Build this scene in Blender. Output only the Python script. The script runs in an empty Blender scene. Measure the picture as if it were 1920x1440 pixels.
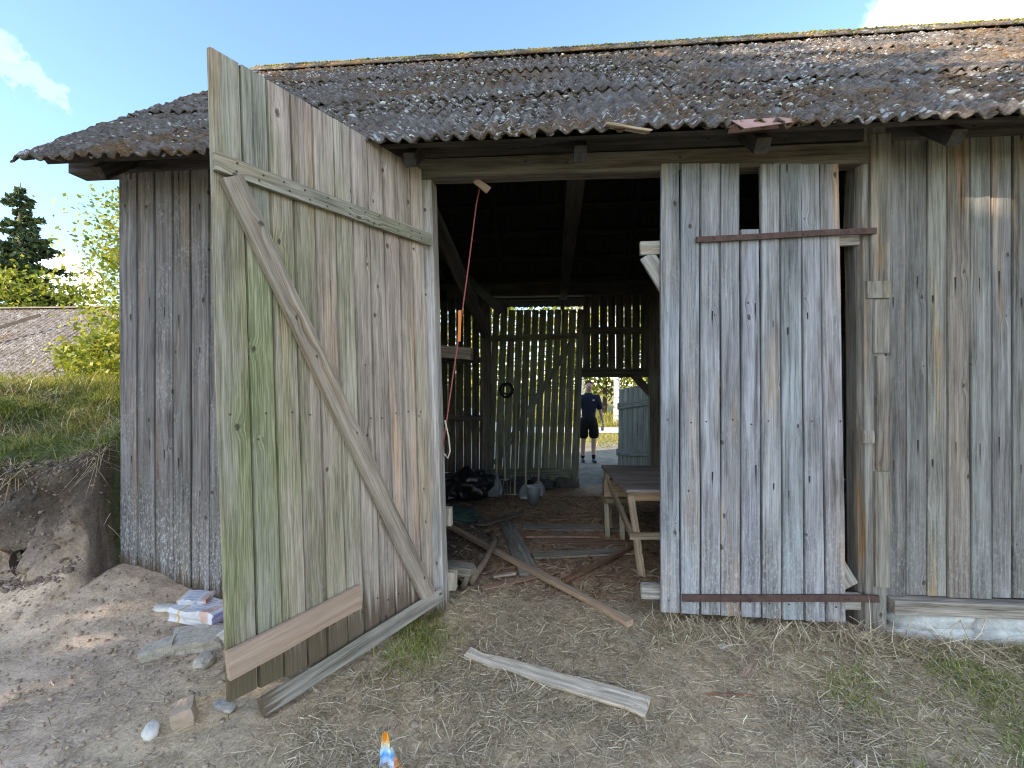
import bpy, bmesh, math, random
import numpy as np
from mathutils import Vector, Matrix, noise as mnoise

R = math.radians
random.seed(7); rng = np.random.default_rng(11)
scene = bpy.context.scene
COL = scene.collection

# ------------------------------------------------------------------ camera
cam_d = bpy.data.cameras.new('camera'); cam = bpy.data.objects.new('camera', cam_d); COL.objects.link(cam)
cam.location = (0, -3.3, 1.6); cam.rotation_euler = (R(90), 0, R(5))
cam_d.sensor_width = 36; cam_d.lens = 888 / 1920 * 36; cam_d.clip_start = 0.05; cam_d.clip_end = 2000
scene.camera = cam

# ------------------------------------------------------------------ light
SUN_EL, SUN_HEAD = R(21), R(50)            # the light travels 50 degrees to the right of +Y
sun_dir = Vector((math.sin(SUN_HEAD) * math.cos(SUN_EL), math.cos(SUN_HEAD) * math.cos(SUN_EL), -math.sin(SUN_EL)))
sl = bpy.data.lights.new('sun', 'SUN'); sun = bpy.data.objects.new('sun', sl); COL.objects.link(sun)
sl.energy = 3.6; sl.angle = R(0.55); sl.color = (1.0, 0.86, 0.66)
sun.rotation_euler = sun_dir.to_track_quat('-Z', 'Y').to_euler()

world = bpy.data.worlds.new('World'); scene.world = world; world.use_nodes = True
SKY_STRENGTH = 0.15
scene.view_settings.view_transform = 'Standard'; scene.view_settings.look = 'None'
scene.view_settings.gamma = 1.0; scene.view_settings.use_curve_mapping = False
scene.view_settings.exposure = 1.70
scene.cycles.max_bounces = 6; scene.cycles.diffuse_bounces = 4; scene.cycles.adaptive_threshold = 0.02; scene.cycles.use_denoising = True; scene.cycles.denoising_prefilter = 'NONE'; scene.cycles.filter_width = 1.1


# ------------------------------------------------------------------ node helpers
class G:
    """tiny helper to write node graphs as expressions"""
    def __init__(s, nt): s.nt = nt
    def n(s, typ, props=None, out=0, **inp):
        nd = s.nt.nodes.new(typ)
        for k, v in (props or {}).items(): setattr(nd, k, v)
        for k, v in inp.items():
            key = int(k[1:]) if k[0] == 'i' and k[1:].isdigit() else k.replace('_', ' ')
            s.set(nd.inputs[key], v)
        return nd.outputs[out]
    def set(s, sock, v):
        if isinstance(v, bpy.types.NodeSocket): s.nt.links.new(v, sock)
        elif isinstance(v, (tuple, list)):
            sock.default_value = tuple(v) + ((1,) if sock.type == 'RGBA' and len(v) == 3 else ())
        else: sock.default_value = v
    def m(s, op, a, b=0.0, c=0.0, clamp=False):
        return s.n('ShaderNodeMath', {'operation': op, 'use_clamp': clamp}, i0=a, i1=b, i2=c)
    def vm(s, op, a, b=(0, 0, 0)):
        o = 'Value' if op in ('DOT_PRODUCT', 'LENGTH', 'DISTANCE') else 'Vector'
        return s.n('ShaderNodeVectorMath', {'operation': op}, out=o, i0=a, i1=b)
    def step(s, v, lo, hi, a=0.0, b=1.0):
        nd = s.nt.nodes.new('ShaderNodeMapRange'); nd.interpolation_type = 'SMOOTHSTEP'
        for i, q in enumerate((v, lo, hi, a, b)): s.set(nd.inputs[i], q)
        return nd.outputs[0]
    def noise(s, vec, scale, detail=3.0, rough=0.55, dist=0.0, out=0):
        return s.n('ShaderNodeTexNoise', out=out, Vector=vec, Scale=scale, Detail=detail, Roughness=rough, Distortion=dist)
    def mix(s, f, a, b, mode='MIX'):
        nd = s.nt.nodes.new('ShaderNodeMix'); nd.data_type = 'RGBA'; nd.blend_type = mode
        s.set(nd.inputs[0], f); s.set(nd.inputs[6], a); s.set(nd.inputs[7], b)
        return nd.outputs[2]
    def ramp(s, f, stops):
        nd = s.nt.nodes.new('ShaderNodeValToRGB'); e = nd.color_ramp.elements
        while len(e) < len(stops): e.new(0.5)
        for i, (p, c) in enumerate(stops): e[i].position = p; e[i].color = tuple(c) + (1,)
        s.set(nd.inputs[0], f); return nd.outputs[0]
    def xyz(s, v):
        nd = s.nt.nodes.new('ShaderNodeSeparateXYZ'); s.set(nd.inputs[0], v); return nd.outputs
    def comb(s, x, y, z): return s.n('ShaderNodeCombineXYZ', i0=x, i1=y, i2=z)
    def bump(s, h, strength, dist): return s.n('ShaderNodeBump', Height=h, Strength=strength, Distance=dist)


def material(name, rough=0.85, spec=0.25):
    m = bpy.data.materials.new(name); m.use_nodes = True
    b = m.node_tree.nodes['Principled BSDF']
    b.inputs['Roughness'].default_value = rough; b.inputs['Specular IOR Level'].default_value = spec
    return m, G(m.node_tree), b


def simple(name, col, rough=0.7, metallic=0.0, var=0.25, scale=12.0, spec=0.3, bump=0.15):
    m, g, b = material(name, rough, spec)
    tc = g.n('ShaderNodeTexCoord', out='Object')
    n1 = g.noise(tc, scale, 4); n2 = g.noise(tc, scale * 6, 3)
    v = g.m('ADD', g.m('MULTIPLY', n1, 0.6), g.m('MULTIPLY', n2, 0.4))
    lo = tuple(c * (1 - var) for c in col); hi = tuple(min(1, c * (1 + var)) for c in col)
    g.set(b.inputs['Base Color'], g.ramp(v, [(0.3, lo), (0.7, hi)]))
    b.inputs['Metallic'].default_value = metallic
    g.set(b.inputs['Normal'], g.bump(v, bump, 0.02))
    return m


# ------------------------------------------------------------------ sky
def build_world():
    nt = world.node_tree; nt.nodes.clear(); g = G(nt)
    sky = nt.nodes.new('ShaderNodeTexSky'); sky.sky_type = 'NISHITA'; sky.sun_disc = False
    sky.sun_elevation = SUN_EL; sky.sun_rotation = math.atan2(-sun_dir.x, -sun_dir.y)
    sky.air_density = 1.0; sky.dust_density = 0.3; sky.ozone_density = 2.4; sky.altitude = 100
    d = g.vm('NORMALIZE', g.n('ShaderNodeTexCoord', out='Generated'))
    warp = g.vm('SCALE', g.vm('SUBTRACT', g.noise(d, 9.0, 7, 0.6, out=1), (0.5, 0.5, 0.5)))
    warp.node.inputs['Scale'].default_value = 0.20
    dw = g.vm('ADD', d, warp)
    # cumulus clouds standing round the horizon: direction, radius, density
    clouds = [((0.98, 1.08, 0.80), 0.185, 1.0), ((1.16, 1.02, 0.70), 0.20, 1.0), ((-1.22, 0.895, 0.70), 0.055, 0.11), ((-1.09, 0.905, 0.61), 0.03, 0.08),
              ((-1.06, 0.91, 0.19), 0.062, 1.0), ((-1.6, 0.3, 0.35), 0.20, 0.9), ((1.6, -0.5, 0.6), 0.28, 1.0), ((-0.4, -1.5, 0.9), 0.26, 0.9),
              ((0.7, -1.4, 0.45), 0.24, 1.0), ((-1.5, -0.9, 0.8), 0.2, 0.8), ((0.1, -0.5, 1.2), 0.22, 0.8), ((0.5, 1.5, 0.10), 0.14, 0.9)]
    mask = None
    for dr, rad, den in clouds:
        q = g.vm('DISTANCE', dw, tuple(Vector(dr).normalized()))
        f = g.m('MULTIPLY', g.step(q, rad, rad * 0.72), den)
        mask = f if mask is None else g.m('MAXIMUM', mask, f)
    shade = g.ramp(g.noise(dw, 7.0, 5), [(0.3, (5.2, 5.5, 6.0)), (0.62, (8.2, 8.2, 8.0))])
    col = g.mix(mask, sky.outputs[0], shade)
    bg = nt.nodes.new('ShaderNodeBackground'); g.set(bg.inputs[0], col); bg.inputs[1].default_value = SKY_STRENGTH
    out = nt.nodes.new('ShaderNodeOutputWorld'); nt.links.new(bg.outputs[0], out.inputs[0])
build_world()

# ------------------------------------------------------------------ object helpers
WM = {}
def parent_to(o, p):
    if p is not None:
        o.parent = p; o.matrix_parent_inverse = WM[p.name].inverted()
def empty(name, loc=(0, 0, 0), parent=None):
    o = bpy.data.objects.new(name, None); COL.objects.link(o); o.empty_display_size = 0.1
    o.location = loc; WM[o.name] = Matrix.Translation(loc); parent_to(o, parent); return o
def tag(o, label=None, cat=None, group=None, kind=None):
    for k, v in (('label', label), ('category', cat), ('group', group), ('kind', kind)):
        if v: o[k] = v
    return o
def link(name, me, mat, parent=None, M=None, smooth=False):
    o = bpy.data.objects.new(name, me); COL.objects.link(o)
    if mat is not None and not me.materials: me.materials.append(mat)
    M = M or Matrix.Identity(4); o.matrix_basis = M; WM[o.name] = M
    parent_to(o, parent)
    if smooth: me.polygons.foreach_set('use_smooth', [True] * len(me.polygons))
    return o
def pymesh(name, V, F):
    me = bpy.data.meshes.new(name); me.from_pydata([tuple(v) for v in V], [], F); me.update(); return me
def quads_mesh(name, P):
    """P: (N,4,3) array of separate quads"""
    N = len(P); me = bpy.data.meshes.new(name)
    me.vertices.add(N * 4); me.vertices.foreach_set('co', np.asarray(P, np.float32).ravel())
    me.loops.add(N * 4); me.loops.foreach_set('vertex_index', np.arange(N * 4, dtype=np.int32))
    me.polygons.add(N); me.polygons.foreach_set('loop_start', np.arange(0, N * 4, 4, dtype=np.int32))
    me.update(calc_edges=True); me.validate(); return me
def strips_mesh(name, P):
    """P: (N,K,2,3) ribbons of K rungs"""
    N, K = P.shape[:2]; me = bpy.data.meshes.new(name)
    me.vertices.add(N * K * 2); me.vertices.foreach_set('co', np.asarray(P, np.float32).ravel())
    b = (np.arange(N) * K * 2)[:, None] + (np.arange(K - 1) * 2)[None, :]
    idx = np.stack([b, b + 1, b + 3, b + 2], -1).reshape(-1).astype(np.int32); nf = N * (K - 1)
    me.loops.add(nf * 4); me.loops.foreach_set('vertex_index', idx)
    me.polygons.add(nf); me.polygons.foreach_set('loop_start', np.arange(0, nf * 4, 4, dtype=np.int32))
    me.update(calc_edges=True); me.validate(); return me

def frame(origin, z, xhint):
    z = Vector(z).normalized(); x = Vector(xhint); x = (x - z * x.dot(z)).normalized(); y = z.cross(x)
    M = Matrix((x, y, z)).transposed().to_4x4(); M.translation = Vector(origin); return M

def board_mesh(w, t, L, seg=3, wob=0.004, cham=0.004, top=0.0, taper=1.0, ragged=0.0):
    """board along +z, width along x, front face towards -y; wobbling edges, chamfered front corners"""
    V, F = [], []; hw, ht = w / 2, t / 2
    for i in range(seg + 1):
        z = L * i / seg; a = random.uniform(-wob, wob); b = random.uniform(-wob, wob); c = random.uniform(-wob, wob) * 0.5
        k = 1 + (taper - 1) * i / seg; dz = (top if i == seg else 0); rg = (lambda: random.uniform(-ragged, ragged) if i == seg else 0)
        l, r = -hw * k + a, hw * k + b
        ch = min(cham, w * 0.2, t * 0.3); cd = min(ch * 2.6, t * .6)
        V += [(l, ht + c, z + rg()), (l, -ht + cd + c, z + rg()), (l + ch, -ht + c, z + rg()), (r - ch, -ht + c, z + dz + rg()), (r, -ht + cd + c, z + dz + rg()), (r, ht + c, z + dz + rg())]
    for i in range(seg):
        for j in range(6):
            p = i * 6 + j; q = i * 6 + (j + 1) % 6
            F.append((q, p, p + 6, q + 6)[::-1])
    F.append(tuple(range(6))[::-1][::-1]); F.append(tuple(range(seg * 6, seg * 6 + 6))[::-1])
    me = pymesh('board', V, F)
    bm = bmesh.new(); bm.from_mesh(me); bmesh.ops.recalc_face_normals(bm, faces=bm.faces); bm.to_mesh(me); bm.free()
    return me

def board(name, p0, p1, w, t, xhint, tint=(1, 1, 1), parent=None, mat=None, **kw):
    props = {k: kw.pop(k) for k in ('algae', 'white', 'dirt', 'streak', 'warm', 'fresh') if k in kw}
    p0, p1 = Vector(p0), Vector(p1); L = (p1 - p0).length
    o = link(name, board_mesh(w, t, L, **kw), mat or WOOD, parent, frame(p0, p1 - p0, xhint))
    o.color = tuple(tint) + (1,)
    for k, v in props.items(): o[k] = float(v)
    return o
def jit(c, a=0.1, h=0.025):
    k = 1 + random.uniform(-a, a); return tuple(q * k * (1 + random.uniform(-h, h)) for q in c)

def tube_data(pts, rads, n=8, V=None, F=None, caps=True):
    V = [] if V is None else V; F = [] if F is None else F
    pts = [Vector(p) for p in pts]; base = len(V)
    for i, p in enumerate(pts):
        d = (pts[min(i + 1, len(pts) - 1)] - pts[max(i - 1, 0)]).normalized()
        a = d.orthogonal().normalized() if i == 0 else (a - d * a.dot(d)).normalized()
        b = d.cross(a)
        for k in range(n):
            t = 2 * math.pi * k / n; V.append(p + (a * math.cos(t) + b * math.sin(t)) * rads[i])
    for i in range(len(pts) - 1):
        for k in range(n):
            F.append((base + i * n + k, base + i * n + (k + 1) % n, base + (i + 1) * n + (k + 1) % n, base + (i + 1) * n + k))
    if caps:
        F.append(tuple(base + k for k in range(n))[::-1]); e = base + (len(pts) - 1) * n
        F.append(tuple(e + k for k in range(n)))
    return V, F
def tube(name, pts, rads, mat, parent=None, n=8, smooth=True):
    if not hasattr(rads, '__len__'): rads = [rads] * len(pts)
    V, F = tube_data(pts, rads, n); return link(name, pymesh(name, V, F), mat, parent, smooth=smooth)
def lathe(name, prof, mat, M, parent=None, n=24, smooth=True):
    V, F = [], []
    for r, z in prof:
        for k in range(n): t = 2 * math.pi * k / n; V.append((r * math.cos(t), r * math.sin(t), z))
    for i in range(len(prof) - 1):
        for k in range(n): F.append((i * n + k, i * n + (k + 1) % n, (i + 1) * n + (k + 1) % n, (i + 1) * n + k))
    return link(name, pymesh(name, V, F), mat, parent, M, smooth)
def rock_mesh(dims, seed, sub=3, amp=0.28, flat=0.0, freq=1.6):
    bm = bmesh.new(); bmesh.ops.create_icosphere(bm, subdivisions=sub, radius=1)
    off = Vector((seed * 3.7, seed * 1.3, seed * 7.1))
    for v in bm.verts:
        p = v.co.copy(); k = 1 + amp * mnoise.noise(p * freq + off) + amp * 0.4 * mnoise.noise(p * freq * 3 + off) + amp * .2 * mnoise.noise(p * freq * 8 + off)
        p = Vector([math.copysign(abs(c) ** (1 - flat), c) for c in p]) * k
        v.co = Vector((p.x * dims[0], p.y * dims[1], p.z * dims[2]))
    me = bpy.data.meshes.new('rock'); bm.to_mesh(me); bm.free(); return me
def block_mesh(dims, seed, amp=0.10):
    bm = bmesh.new(); bmesh.ops.create_cube(bm, size=2); bmesh.ops.subdivide_edges(bm, edges=bm.edges[:], cuts=3, use_grid_fill=True)
    off = Vector((seed * 2.3, seed * 5.1, seed))
    for v in bm.verts:
        p = v.co.copy(); k = sum(abs(c) > .99 for c in p); p *= (1 - .035 * (k - 1) * (1 + mnoise.noise(p * 3 + off)))
        p += Vector((mnoise.noise(p * 1.1 + off), mnoise.noise(p * 1.1 + off * 2), mnoise.noise(p * 1.1 + off * 3))) * amp * 1.8 + Vector((0, 0, amp * mnoise.noise(p * 3.5 + off)))
        v.co = Vector((p.x * dims[0], p.y * dims[1], p.z * dims[2]))
    me = bpy.data.meshes.new('block'); bm.to_mesh(me); bm.free(); return me
def rock(name, loc, dims, seed, mat, parent=None, rz=0.0, tilt=0.0, smooth=True, **kw):
    M = Matrix.Translation(loc) @ Matrix.Rotation(rz, 4, 'Z') @ Matrix.Rotation(tilt, 4, 'X')
    return link(name, rock_mesh(dims, seed, **kw), mat, parent, M, smooth)

# ------------------------------------------------------------------ materials
def make_wood(name='weathered_wood', contrast=1.0, knots=1.0):
    m, g, b = material(name, 0.85, 0.2)
    P0 = g.n('ShaderNodeTexCoord', out='Object')
    oi = m.node_tree.nodes.new('ShaderNodeObjectInfo'); rnd = oi.outputs['Random']
    at = lambda nm: g.n('ShaderNodeAttribute', {'attribute_type': 'OBJECT', 'attribute_name': nm}, out='Fac')
    P = g.vm('ADD', P0, g.comb(g.m('MULTIPLY', rnd, 13.1), g.m('MULTIPLY', rnd, 7.7), g.m('MULTIPLY', rnd, 51.3)))
    px, py, pz = g.xyz(P); lx, ly, lz = g.xyz(P0)
    vo = m.node_tree.nodes.new('ShaderNodeTexVoronoi'); vo.voronoi_dimensions = '2D'; vo.inputs['Scale'].default_value = 6.0
    kd = g.noise(P, 38.0, 3, out=1); kx, ky, kz = g.xyz(kd)
    g.set(vo.inputs['Vector'], g.comb(g.m('MULTIPLY_ADD', kx, .022, px), g.m('MULTIPLY_ADD', g.m('MULTIPLY_ADD', kz, .03, pz), 0.62, 0.0), 0.0))
    keep = g.m('GREATER_THAN', g.xyz(vo.outputs['Color'])[0], 0.74)
    size = g.m('MULTIPLY_ADD', g.xyz(vo.outputs['Color'])[1], 0.065, 0.030)
    knot = g.m('MULTIPLY', keep, g.step(vo.outputs['Distance'], size, g.m('MULTIPLY', size, 0.45)))
    halo = g.m('MULTIPLY', keep, g.step(vo.outputs['Distance'], 0.30, 0.03))
    wx = g.m('MULTIPLY', g.m('SUBTRACT', g.noise(g.vm('MULTIPLY', P, (3, 3, 1.4)), 1.0, 2), 0.5), 0.03)
    gx = g.m('ADD', g.m('ADD', px, wx), g.m('MULTIPLY', halo, 0.014))
    Gv = g.comb(gx, py, g.m('MULTIPLY', pz, 0.028))
    n1 = g.noise(Gv, 190.0, 5, 0.6); n2 = g.noise(Gv, 42.0, 4, 0.55); n3 = g.noise(g.vm('MULTIPLY', P, (2.2, 2.2, 0.9)), 1.3, 4, 0.6)
    n4 = g.noise(g.vm('MULTIPLY', P, (11, 11, 2.2)), 1.0, 5, 0.65)
    val = g.m('ADD', g.m('ADD', g.m('MULTIPLY', n1, 0.34 * contrast), g.m('MULTIPLY', n2, 0.42)), g.m('MULTIPLY', g.m('ADD', n3, n4), 0.23))
    col = g.ramp(val, [(0.41, (0.055, 0.050, 0.046)), (0.51, (0.205, 0.195, 0.184)), (0.60, (0.37, 0.36, 0.345)), (0.72, (0.60, 0.595, 0.585))])
    # yellowish-brown bleeding in long streaks
    warmm = g.m('MULTIPLY', g.step(g.noise(g.vm('MULTIPLY', P, (9, 9, 0.7)), 1.0, 3), 0.54, 0.74), g.m('MULTIPLY_ADD', at('warm'), 1.0, 0.35))
    col = g.mix(g.m('MULTIPLY', warmm, 0.9, clamp=True), col, g.mix(1.0, col, (1.42, 0.98, 0.56), 'MULTIPLY'))
    col = g.mix(g.m('MULTIPLY', at('fresh'), 0.62, clamp=True), col, (0.40, 0.365, 0.32))
    # darker damp blotches
    col = g.mix(g.step(n4, 0.60, 0.78, 0.0, 0.55), col, (0.105, 0.095, 0.085))
    col = g.mix(1.0, g.mix(1.0, col, oi.outputs['Color'], 'MULTIPLY'), (0.86, 0.835, 0.83), 'MULTIPLY')
    # pale lichen bloom
    spk = g.step(g.noise(g.vm('MULTIPLY', P, (1, 1, .45)), 75.0, 5, 0.75), 0.47, 0.70, 0, .8); spk2 = g.step(g.noise(P, 3.2, 4), 0.42, 0.62)
    hgt = g.step(g.m('ADD', lz, g.m('MULTIPLY', n3, 0.7)), 1.35, 0.45)
    col = g.mix(g.m('MULTIPLY', g.m('MULTIPLY', spk, g.m('MAXIMUM', g.m('MULTIPLY', spk2, 0.35), hgt)), at('white'), clamp=True), col, (0.60, 0.62, 0.63))
    # algae
    am = g.m('MULTIPLY', g.m('MULTIPLY', at('algae'), g.step(g.m('ADD', lz, g.m('MULTIPLY', n3, .8)), 3.5, 2.4, .35, 1.0)), g.m('ADD', g.step(g.noise(g.vm('MULTIPLY', P, (5, 5, 1.1)), 1.0, 5, 0.62), 0.30, 0.66, 0.15, 1.0), 0.0), clamp=True)
    col = g.mix(g.m('MULTIPLY', am, 0.82), col, g.mix(g.step(n1, 0.4, 0.65), (0.145, 0.165, 0.060), (0.36, 0.37, 0.19)))
    # splash dirt at the foot
    dm = g.step(g.m('ADD', lz, g.m('MULTIPLY', g.m('SUBTRACT', n2, 0.5), 0.55)), at('dirt'), g.m('MULTIPLY', at('dirt'), 0.35))
    col = g.mix(g.m('MULTIPLY', dm, 0.85), col, (0.115, 0.082, 0.052))
    # nails with dark run-off streaks and drying cracks
    r2 = g.m('FRACT', g.m('MULTIPLY', rnd, 7.31)); r3 = g.m('FRACT', g.m('MULTIPLY', rnd, 23.7)); r4 = g.m('FRACT', g.m('MULTIPLY', rnd, 91.3))
    zz = g.m('FRACT', g.m('MULTIPLY', g.m('ADD', lz, g.m('MULTIPLY_ADD', r4, 0.16, 0.15)), 1 / 1.06))
    up = g.m('MULTIPLY', g.step(zz, 0.0, g.m('MULTIPLY_ADD', r2, 0.12, 0.02)), g.m('LESS_THAN', zz, g.m('MULTIPLY_ADD', r2, 0.12, 0.05)))
    sx = g.step(g.m('ABSOLUTE', g.m('SUBTRACT', g.m('ADD', lx, g.m('MULTIPLY', g.m('SUBTRACT', n2, .5), .02)), g.m('MULTIPLY_ADD', r3, 0.06, -0.03))), g.m('MULTIPLY_ADD', n4, .012, .002), 0.001)
    col = g.mix(g.m('MULTIPLY', g.m('MULTIPLY', up, sx), at('streak'), clamp=True), col, (0.018, 0.016, 0.015))
    col = g.mix(g.m('MULTIPLY', knot, 0.8 * knots), col, (0.05, 0.038, 0.030))
    g.set(b.inputs['Base Color'], col)
    hv = g.m('SUBTRACT', g.m('ADD', g.m('MULTIPLY', n1, 0.5), g.m('MULTIPLY', n2, 0.6)), g.m('MULTIPLY', knot, 0.2))
    g.set(b.inputs['Normal'], g.bump(hv, 0.55, 0.012))
    return m
WOOD = make_wood()

def attr_mat(name, rough=0.95, detail=((7, 0.5), (60, 0.5)), amp=0.8, bump=0.6, bdist=0.04):
    """colour from the mesh's own colour attribute, broken up by noise"""
    m, g, b = material(name, rough, 0.12)
    c = g.n('ShaderNodeAttribute', {'attribute_name': 'Col'}, out='Color')
    p = g.n('ShaderNodeNewGeometry', out='Position')
    n1 = g.noise(p, detail[0][0], 5, 0.65); n2 = g.noise(p, detail[1][0], 4, 0.7); n3 = g.noise(p, 1.1, 4)
    v = g.m('ADD', g.m('ADD', g.m('MULTIPLY', n1, 0.4), g.m('MULTIPLY', n2, 0.4)), g.m('MULTIPLY', n3, 0.2))
    k = g.step(v, 0.32, 0.68, 1 - amp * 0.62, 1 + amp * 0.55)
    col = g.mix(1.0, c, g.comb(k, k, k), 'MULTIPLY')
    g.set(b.inputs['Base Color'], col); g.set(b.inputs['Normal'], g.bump(v, bump, bdist)); return m
GROUND = attr_mat('earth')

def island_mat(name, stops, rough=0.7, trans=0.0, spec=0.2):
    m, g, b = material(name, rough, spec)
    r = g.n('ShaderNodeNewGeometry', out='Random Per Island')
    col = g.ramp(r, stops); g.set(b.inputs['Base Color'], col)
    if trans:
        nt = m.node_tree; tr = nt.nodes.new('ShaderNodeBsdfTranslucent'); mx = nt.nodes.new('ShaderNodeMixShader'); mx.inputs[0].default_value = trans
        g.set(tr.inputs[0], g.mix(1.0, col, (1.25, 1.2, 0.6), 'MULTIPLY'))
        out = nt.nodes['Material Output']; nt.links.new(b.outputs[0], mx.inputs[1]); nt.links.new(tr.outputs[0], mx.inputs[2]); nt.links.new(mx.outputs[0], out.inputs[0])
    return m
STRAW = island_mat('straw', [(0.0, (0.20, 0.14, 0.085)), (0.3, (0.44, 0.345, 0.22)), (0.75, (0.62, 0.505, 0.335)), (1.0, (0.84, 0.74, 0.54))], 0.8)
CHIPS = island_mat('bark_chips', [(0.0, (0.20, 0.115, 0.065)), (0.5, (0.45, 0.28, 0.16)), (0.85, (0.58, 0.41, 0.25)), (1.0, (0.68, 0.55, 0.39))], 0.85)
GRASS = island_mat('grass_blades', [(0.0, (0.10, 0.15, 0.030)), (0.4, (0.24, 0.30, 0.065)), (0.7, (0.38, 0.38, 0.11)), (1.0, (0.55, 0.49, 0.25))], 0.6, 0.25)
GRASSY = island_mat('sunny_grass', [(0.0, (0.13, 0.15, 0.03)), (0.5, (0.27, 0.27, 0.05)), (1.0, (0.46, 0.40, 0.13))], 0.6, 0.3)
LEAF_Y = island_mat('leaf_yellow_green', [(0.0, (0.080, 0.12, 0.020)), (0.5, (0.22, 0.26, 0.040)), (1.0, (0.40, 0.37, 0.07))], 0.55, 0.35)
LEAF_G = island_mat('leaf_green', [(0.0, (0.030, 0.060, 0.014)), (0.5, (0.075, 0.12, 0.028)), (1.0, (0.16, 0.18, 0.05))], 0.55, 0.3)
NEEDLE = island_mat('spruce_needle', [(0.0, (0.030, 0.055, 0.034)), (0.6, (0.065, 0.10, 0.052)), (1.0, (0.18, 0.20, 0.06))], 0.6, 0.1)
BARK = simple('bark', (0.11, 0.085, 0.065), 0.9, scale=9, var=0.5, bump=0.6)
def birch_bark():
    m, g, b = material('birch_bark', 0.7); p = g.n('ShaderNodeTexCoord', out='Object')
    d = g.noise(g.vm('MULTIPLY', p, (2.5, 2.5, 14)), 1.2, 4)
    g.set(b.inputs['Base Color'], g.ramp(d, [(0.36, (0.04, 0.035, 0.03)), (0.46, (0.62, 0.59, 0.55)), (0.7, (0.78, 0.76, 0.72))])); return m
BIRCH = birch_bark()

def roof_mat(name, sheet=(0.25, 0.222, 0.205), orange=0.50, seed=0.0):
    m, g, b = material(name, 0.95, 0.1)
    p = g.vm('ADD', g.n('ShaderNodeNewGeometry', out='Position'), (seed, seed * 0.7, 0))
    big = g.noise(p, 0.75, 4, 0.6); mid = g.noise(p, 9.0, 5, 0.7); fine = g.noise(p, 38.0, 4, 0.75); mid2 = g.noise(g.vm('ADD', p, (9, 4, 2)), 4.0, 4, 0.65)
    col = g.ramp(g.m('ADD', g.m('MULTIPLY', mid, 0.5), g.m('MULTIPLY', fine, 0.5)), [(0.36, (0.048, 0.038, 0.033)), (0.48, (0.155, 0.128, 0.108)), (0.60, tuple(sheet))])
    col = g.mix(g.m('MULTIPLY', g.step(big, orange, orange + 0.10), g.step(mid2, 0.38, 0.60)), col, g.ramp(fine, [(0.35, (0.085, 0.050, 0.030)), (0.65, (0.25, 0.155, 0.075))]))
    vo = m.node_tree.nodes.new('ShaderNodeTexVoronoi'); vo.inputs['Scale'].default_value = 26.0; g.set(vo.inputs['Vector'], g.vm('ADD', p, g.vm('MULTIPLY', g.noise(p, 20, 3, out=1), (0.05, 0.05, 0.05))))
    lich = g.m('MULTIPLY', g.m('GREATER_THAN', g.xyz(vo.outputs['Color'])[0], 0.58), g.step(vo.outputs['Distance'], 0.52, 0.30))
    lich = g.m('MULTIPLY', lich, g.step(g.noise(p, 1.7, 5, 0.65), 0.47, 0.60))
    col = g.mix(g.m('MULTIPLY', lich, 0.9), col, g.mix(fine, (0.34, 0.35, 0.34), (0.74, 0.75, 0.73)))
    col = g.mix(g.m('MULTIPLY', g.step(mid2, 0.60, 0.70), 0.7), col, (0.36, 0.37, 0.37))
    g.set(b.inputs['Base Color'], col)
    g.set(b.inputs['Normal'], g.bump(g.m('ADD', mid, fine), 0.9, 0.03)); return m
ROOF = roof_mat('mossy_roof_sheet')
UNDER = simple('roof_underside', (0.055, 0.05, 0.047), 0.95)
ROOF2 = roof_mat('shed_roof_sheet', (0.34, 0.32, 0.33), 0.62, 31.0)
MOSS = island_mat('roof_moss', [(0.0, (0.045, 0.036, 0.030)), (0.35, (0.125, 0.098, 0.075)), (0.62, (0.15, 0.135, 0.130)), (0.72, (0.15, 0.10, 0.065)), (0.82, (0.17, 0.15, 0.115)), (0.85, (0.46, 0.46, 0.45)), (1.0, (0.70, 0.70, 0.68))], 0.95, 0, 0.1)
MOSSY = island_mat('ridge_moss', [(0.0, (0.08, 0.09, 0.025)), (0.4, (0.17, 0.18, 0.05)), (0.75, (0.28, 0.25, 0.08)), (1.0, (0.22, 0.13, 0.06))], 0.95, 0, 0.1)
RUST = simple('rusty_iron', (0.115, 0.072, 0.062), 0.75, 0.35, 0.45, 18, bump=0.4)
STONE = simple('field_stone', (0.40, 0.37, 0.33), 0.9, scale=9, var=0.35, bump=0.5)
DSTONE = simple('dark_foundation_stone', (0.13, 0.115, 0.10), 0.95, scale=9, var=0.35, bump=0.5)
LIME = simple('limewashed_stone', (0.50, 0.51, 0.50), 0.9, scale=8, var=0.3, bump=0.6)
CONC = simple('broken_concrete', (0.50, 0.445, 0.37), 0.95, scale=22, var=0.4, bump=0.9)
WHITE = simple('white_stone', (0.70, 0.67, 0.61), 0.8, scale=8, var=0.2, bump=0.4)
TAN = simple('tan_stone', (0.40, 0.31, 0.235), 0.9, scale=8, var=0.22, bump=0.4)
BAG = simple('black_plastic', (0.012, 0.012, 0.014), 0.28, spec=0.6, bump=0.5)
TARP = simple('dark_green_tarp', (0.03, 0.065, 0.055), 0.6, scale=6)
ZINC = simple('galvanised_steel', (0.66, 0.69, 0.72), 0.35, 0.35, 0.2, 10)
STEEL = simple('worn_steel', (0.46, 0.45, 0.43), 0.45, 0.4, 0.3, 14)
HANDLE = simple('tool_handle_wood', (0.58, 0.47, 0.34), 0.6, scale=10)
REDCORD = simple('red_cord', (0.36, 0.10, 0.10), 0.8, scale=40)
PALECORD = simple('pale_cord', (0.55, 0.48, 0.38), 0.85, scale=40)
ORANGE = simple('orange_webbing', (0.80, 0.24, 0.05), 0.6, scale=30, var=0.12)
DARKCORD = simple('dark_cable', (0.035, 0.034, 0.033), 0.7)
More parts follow.
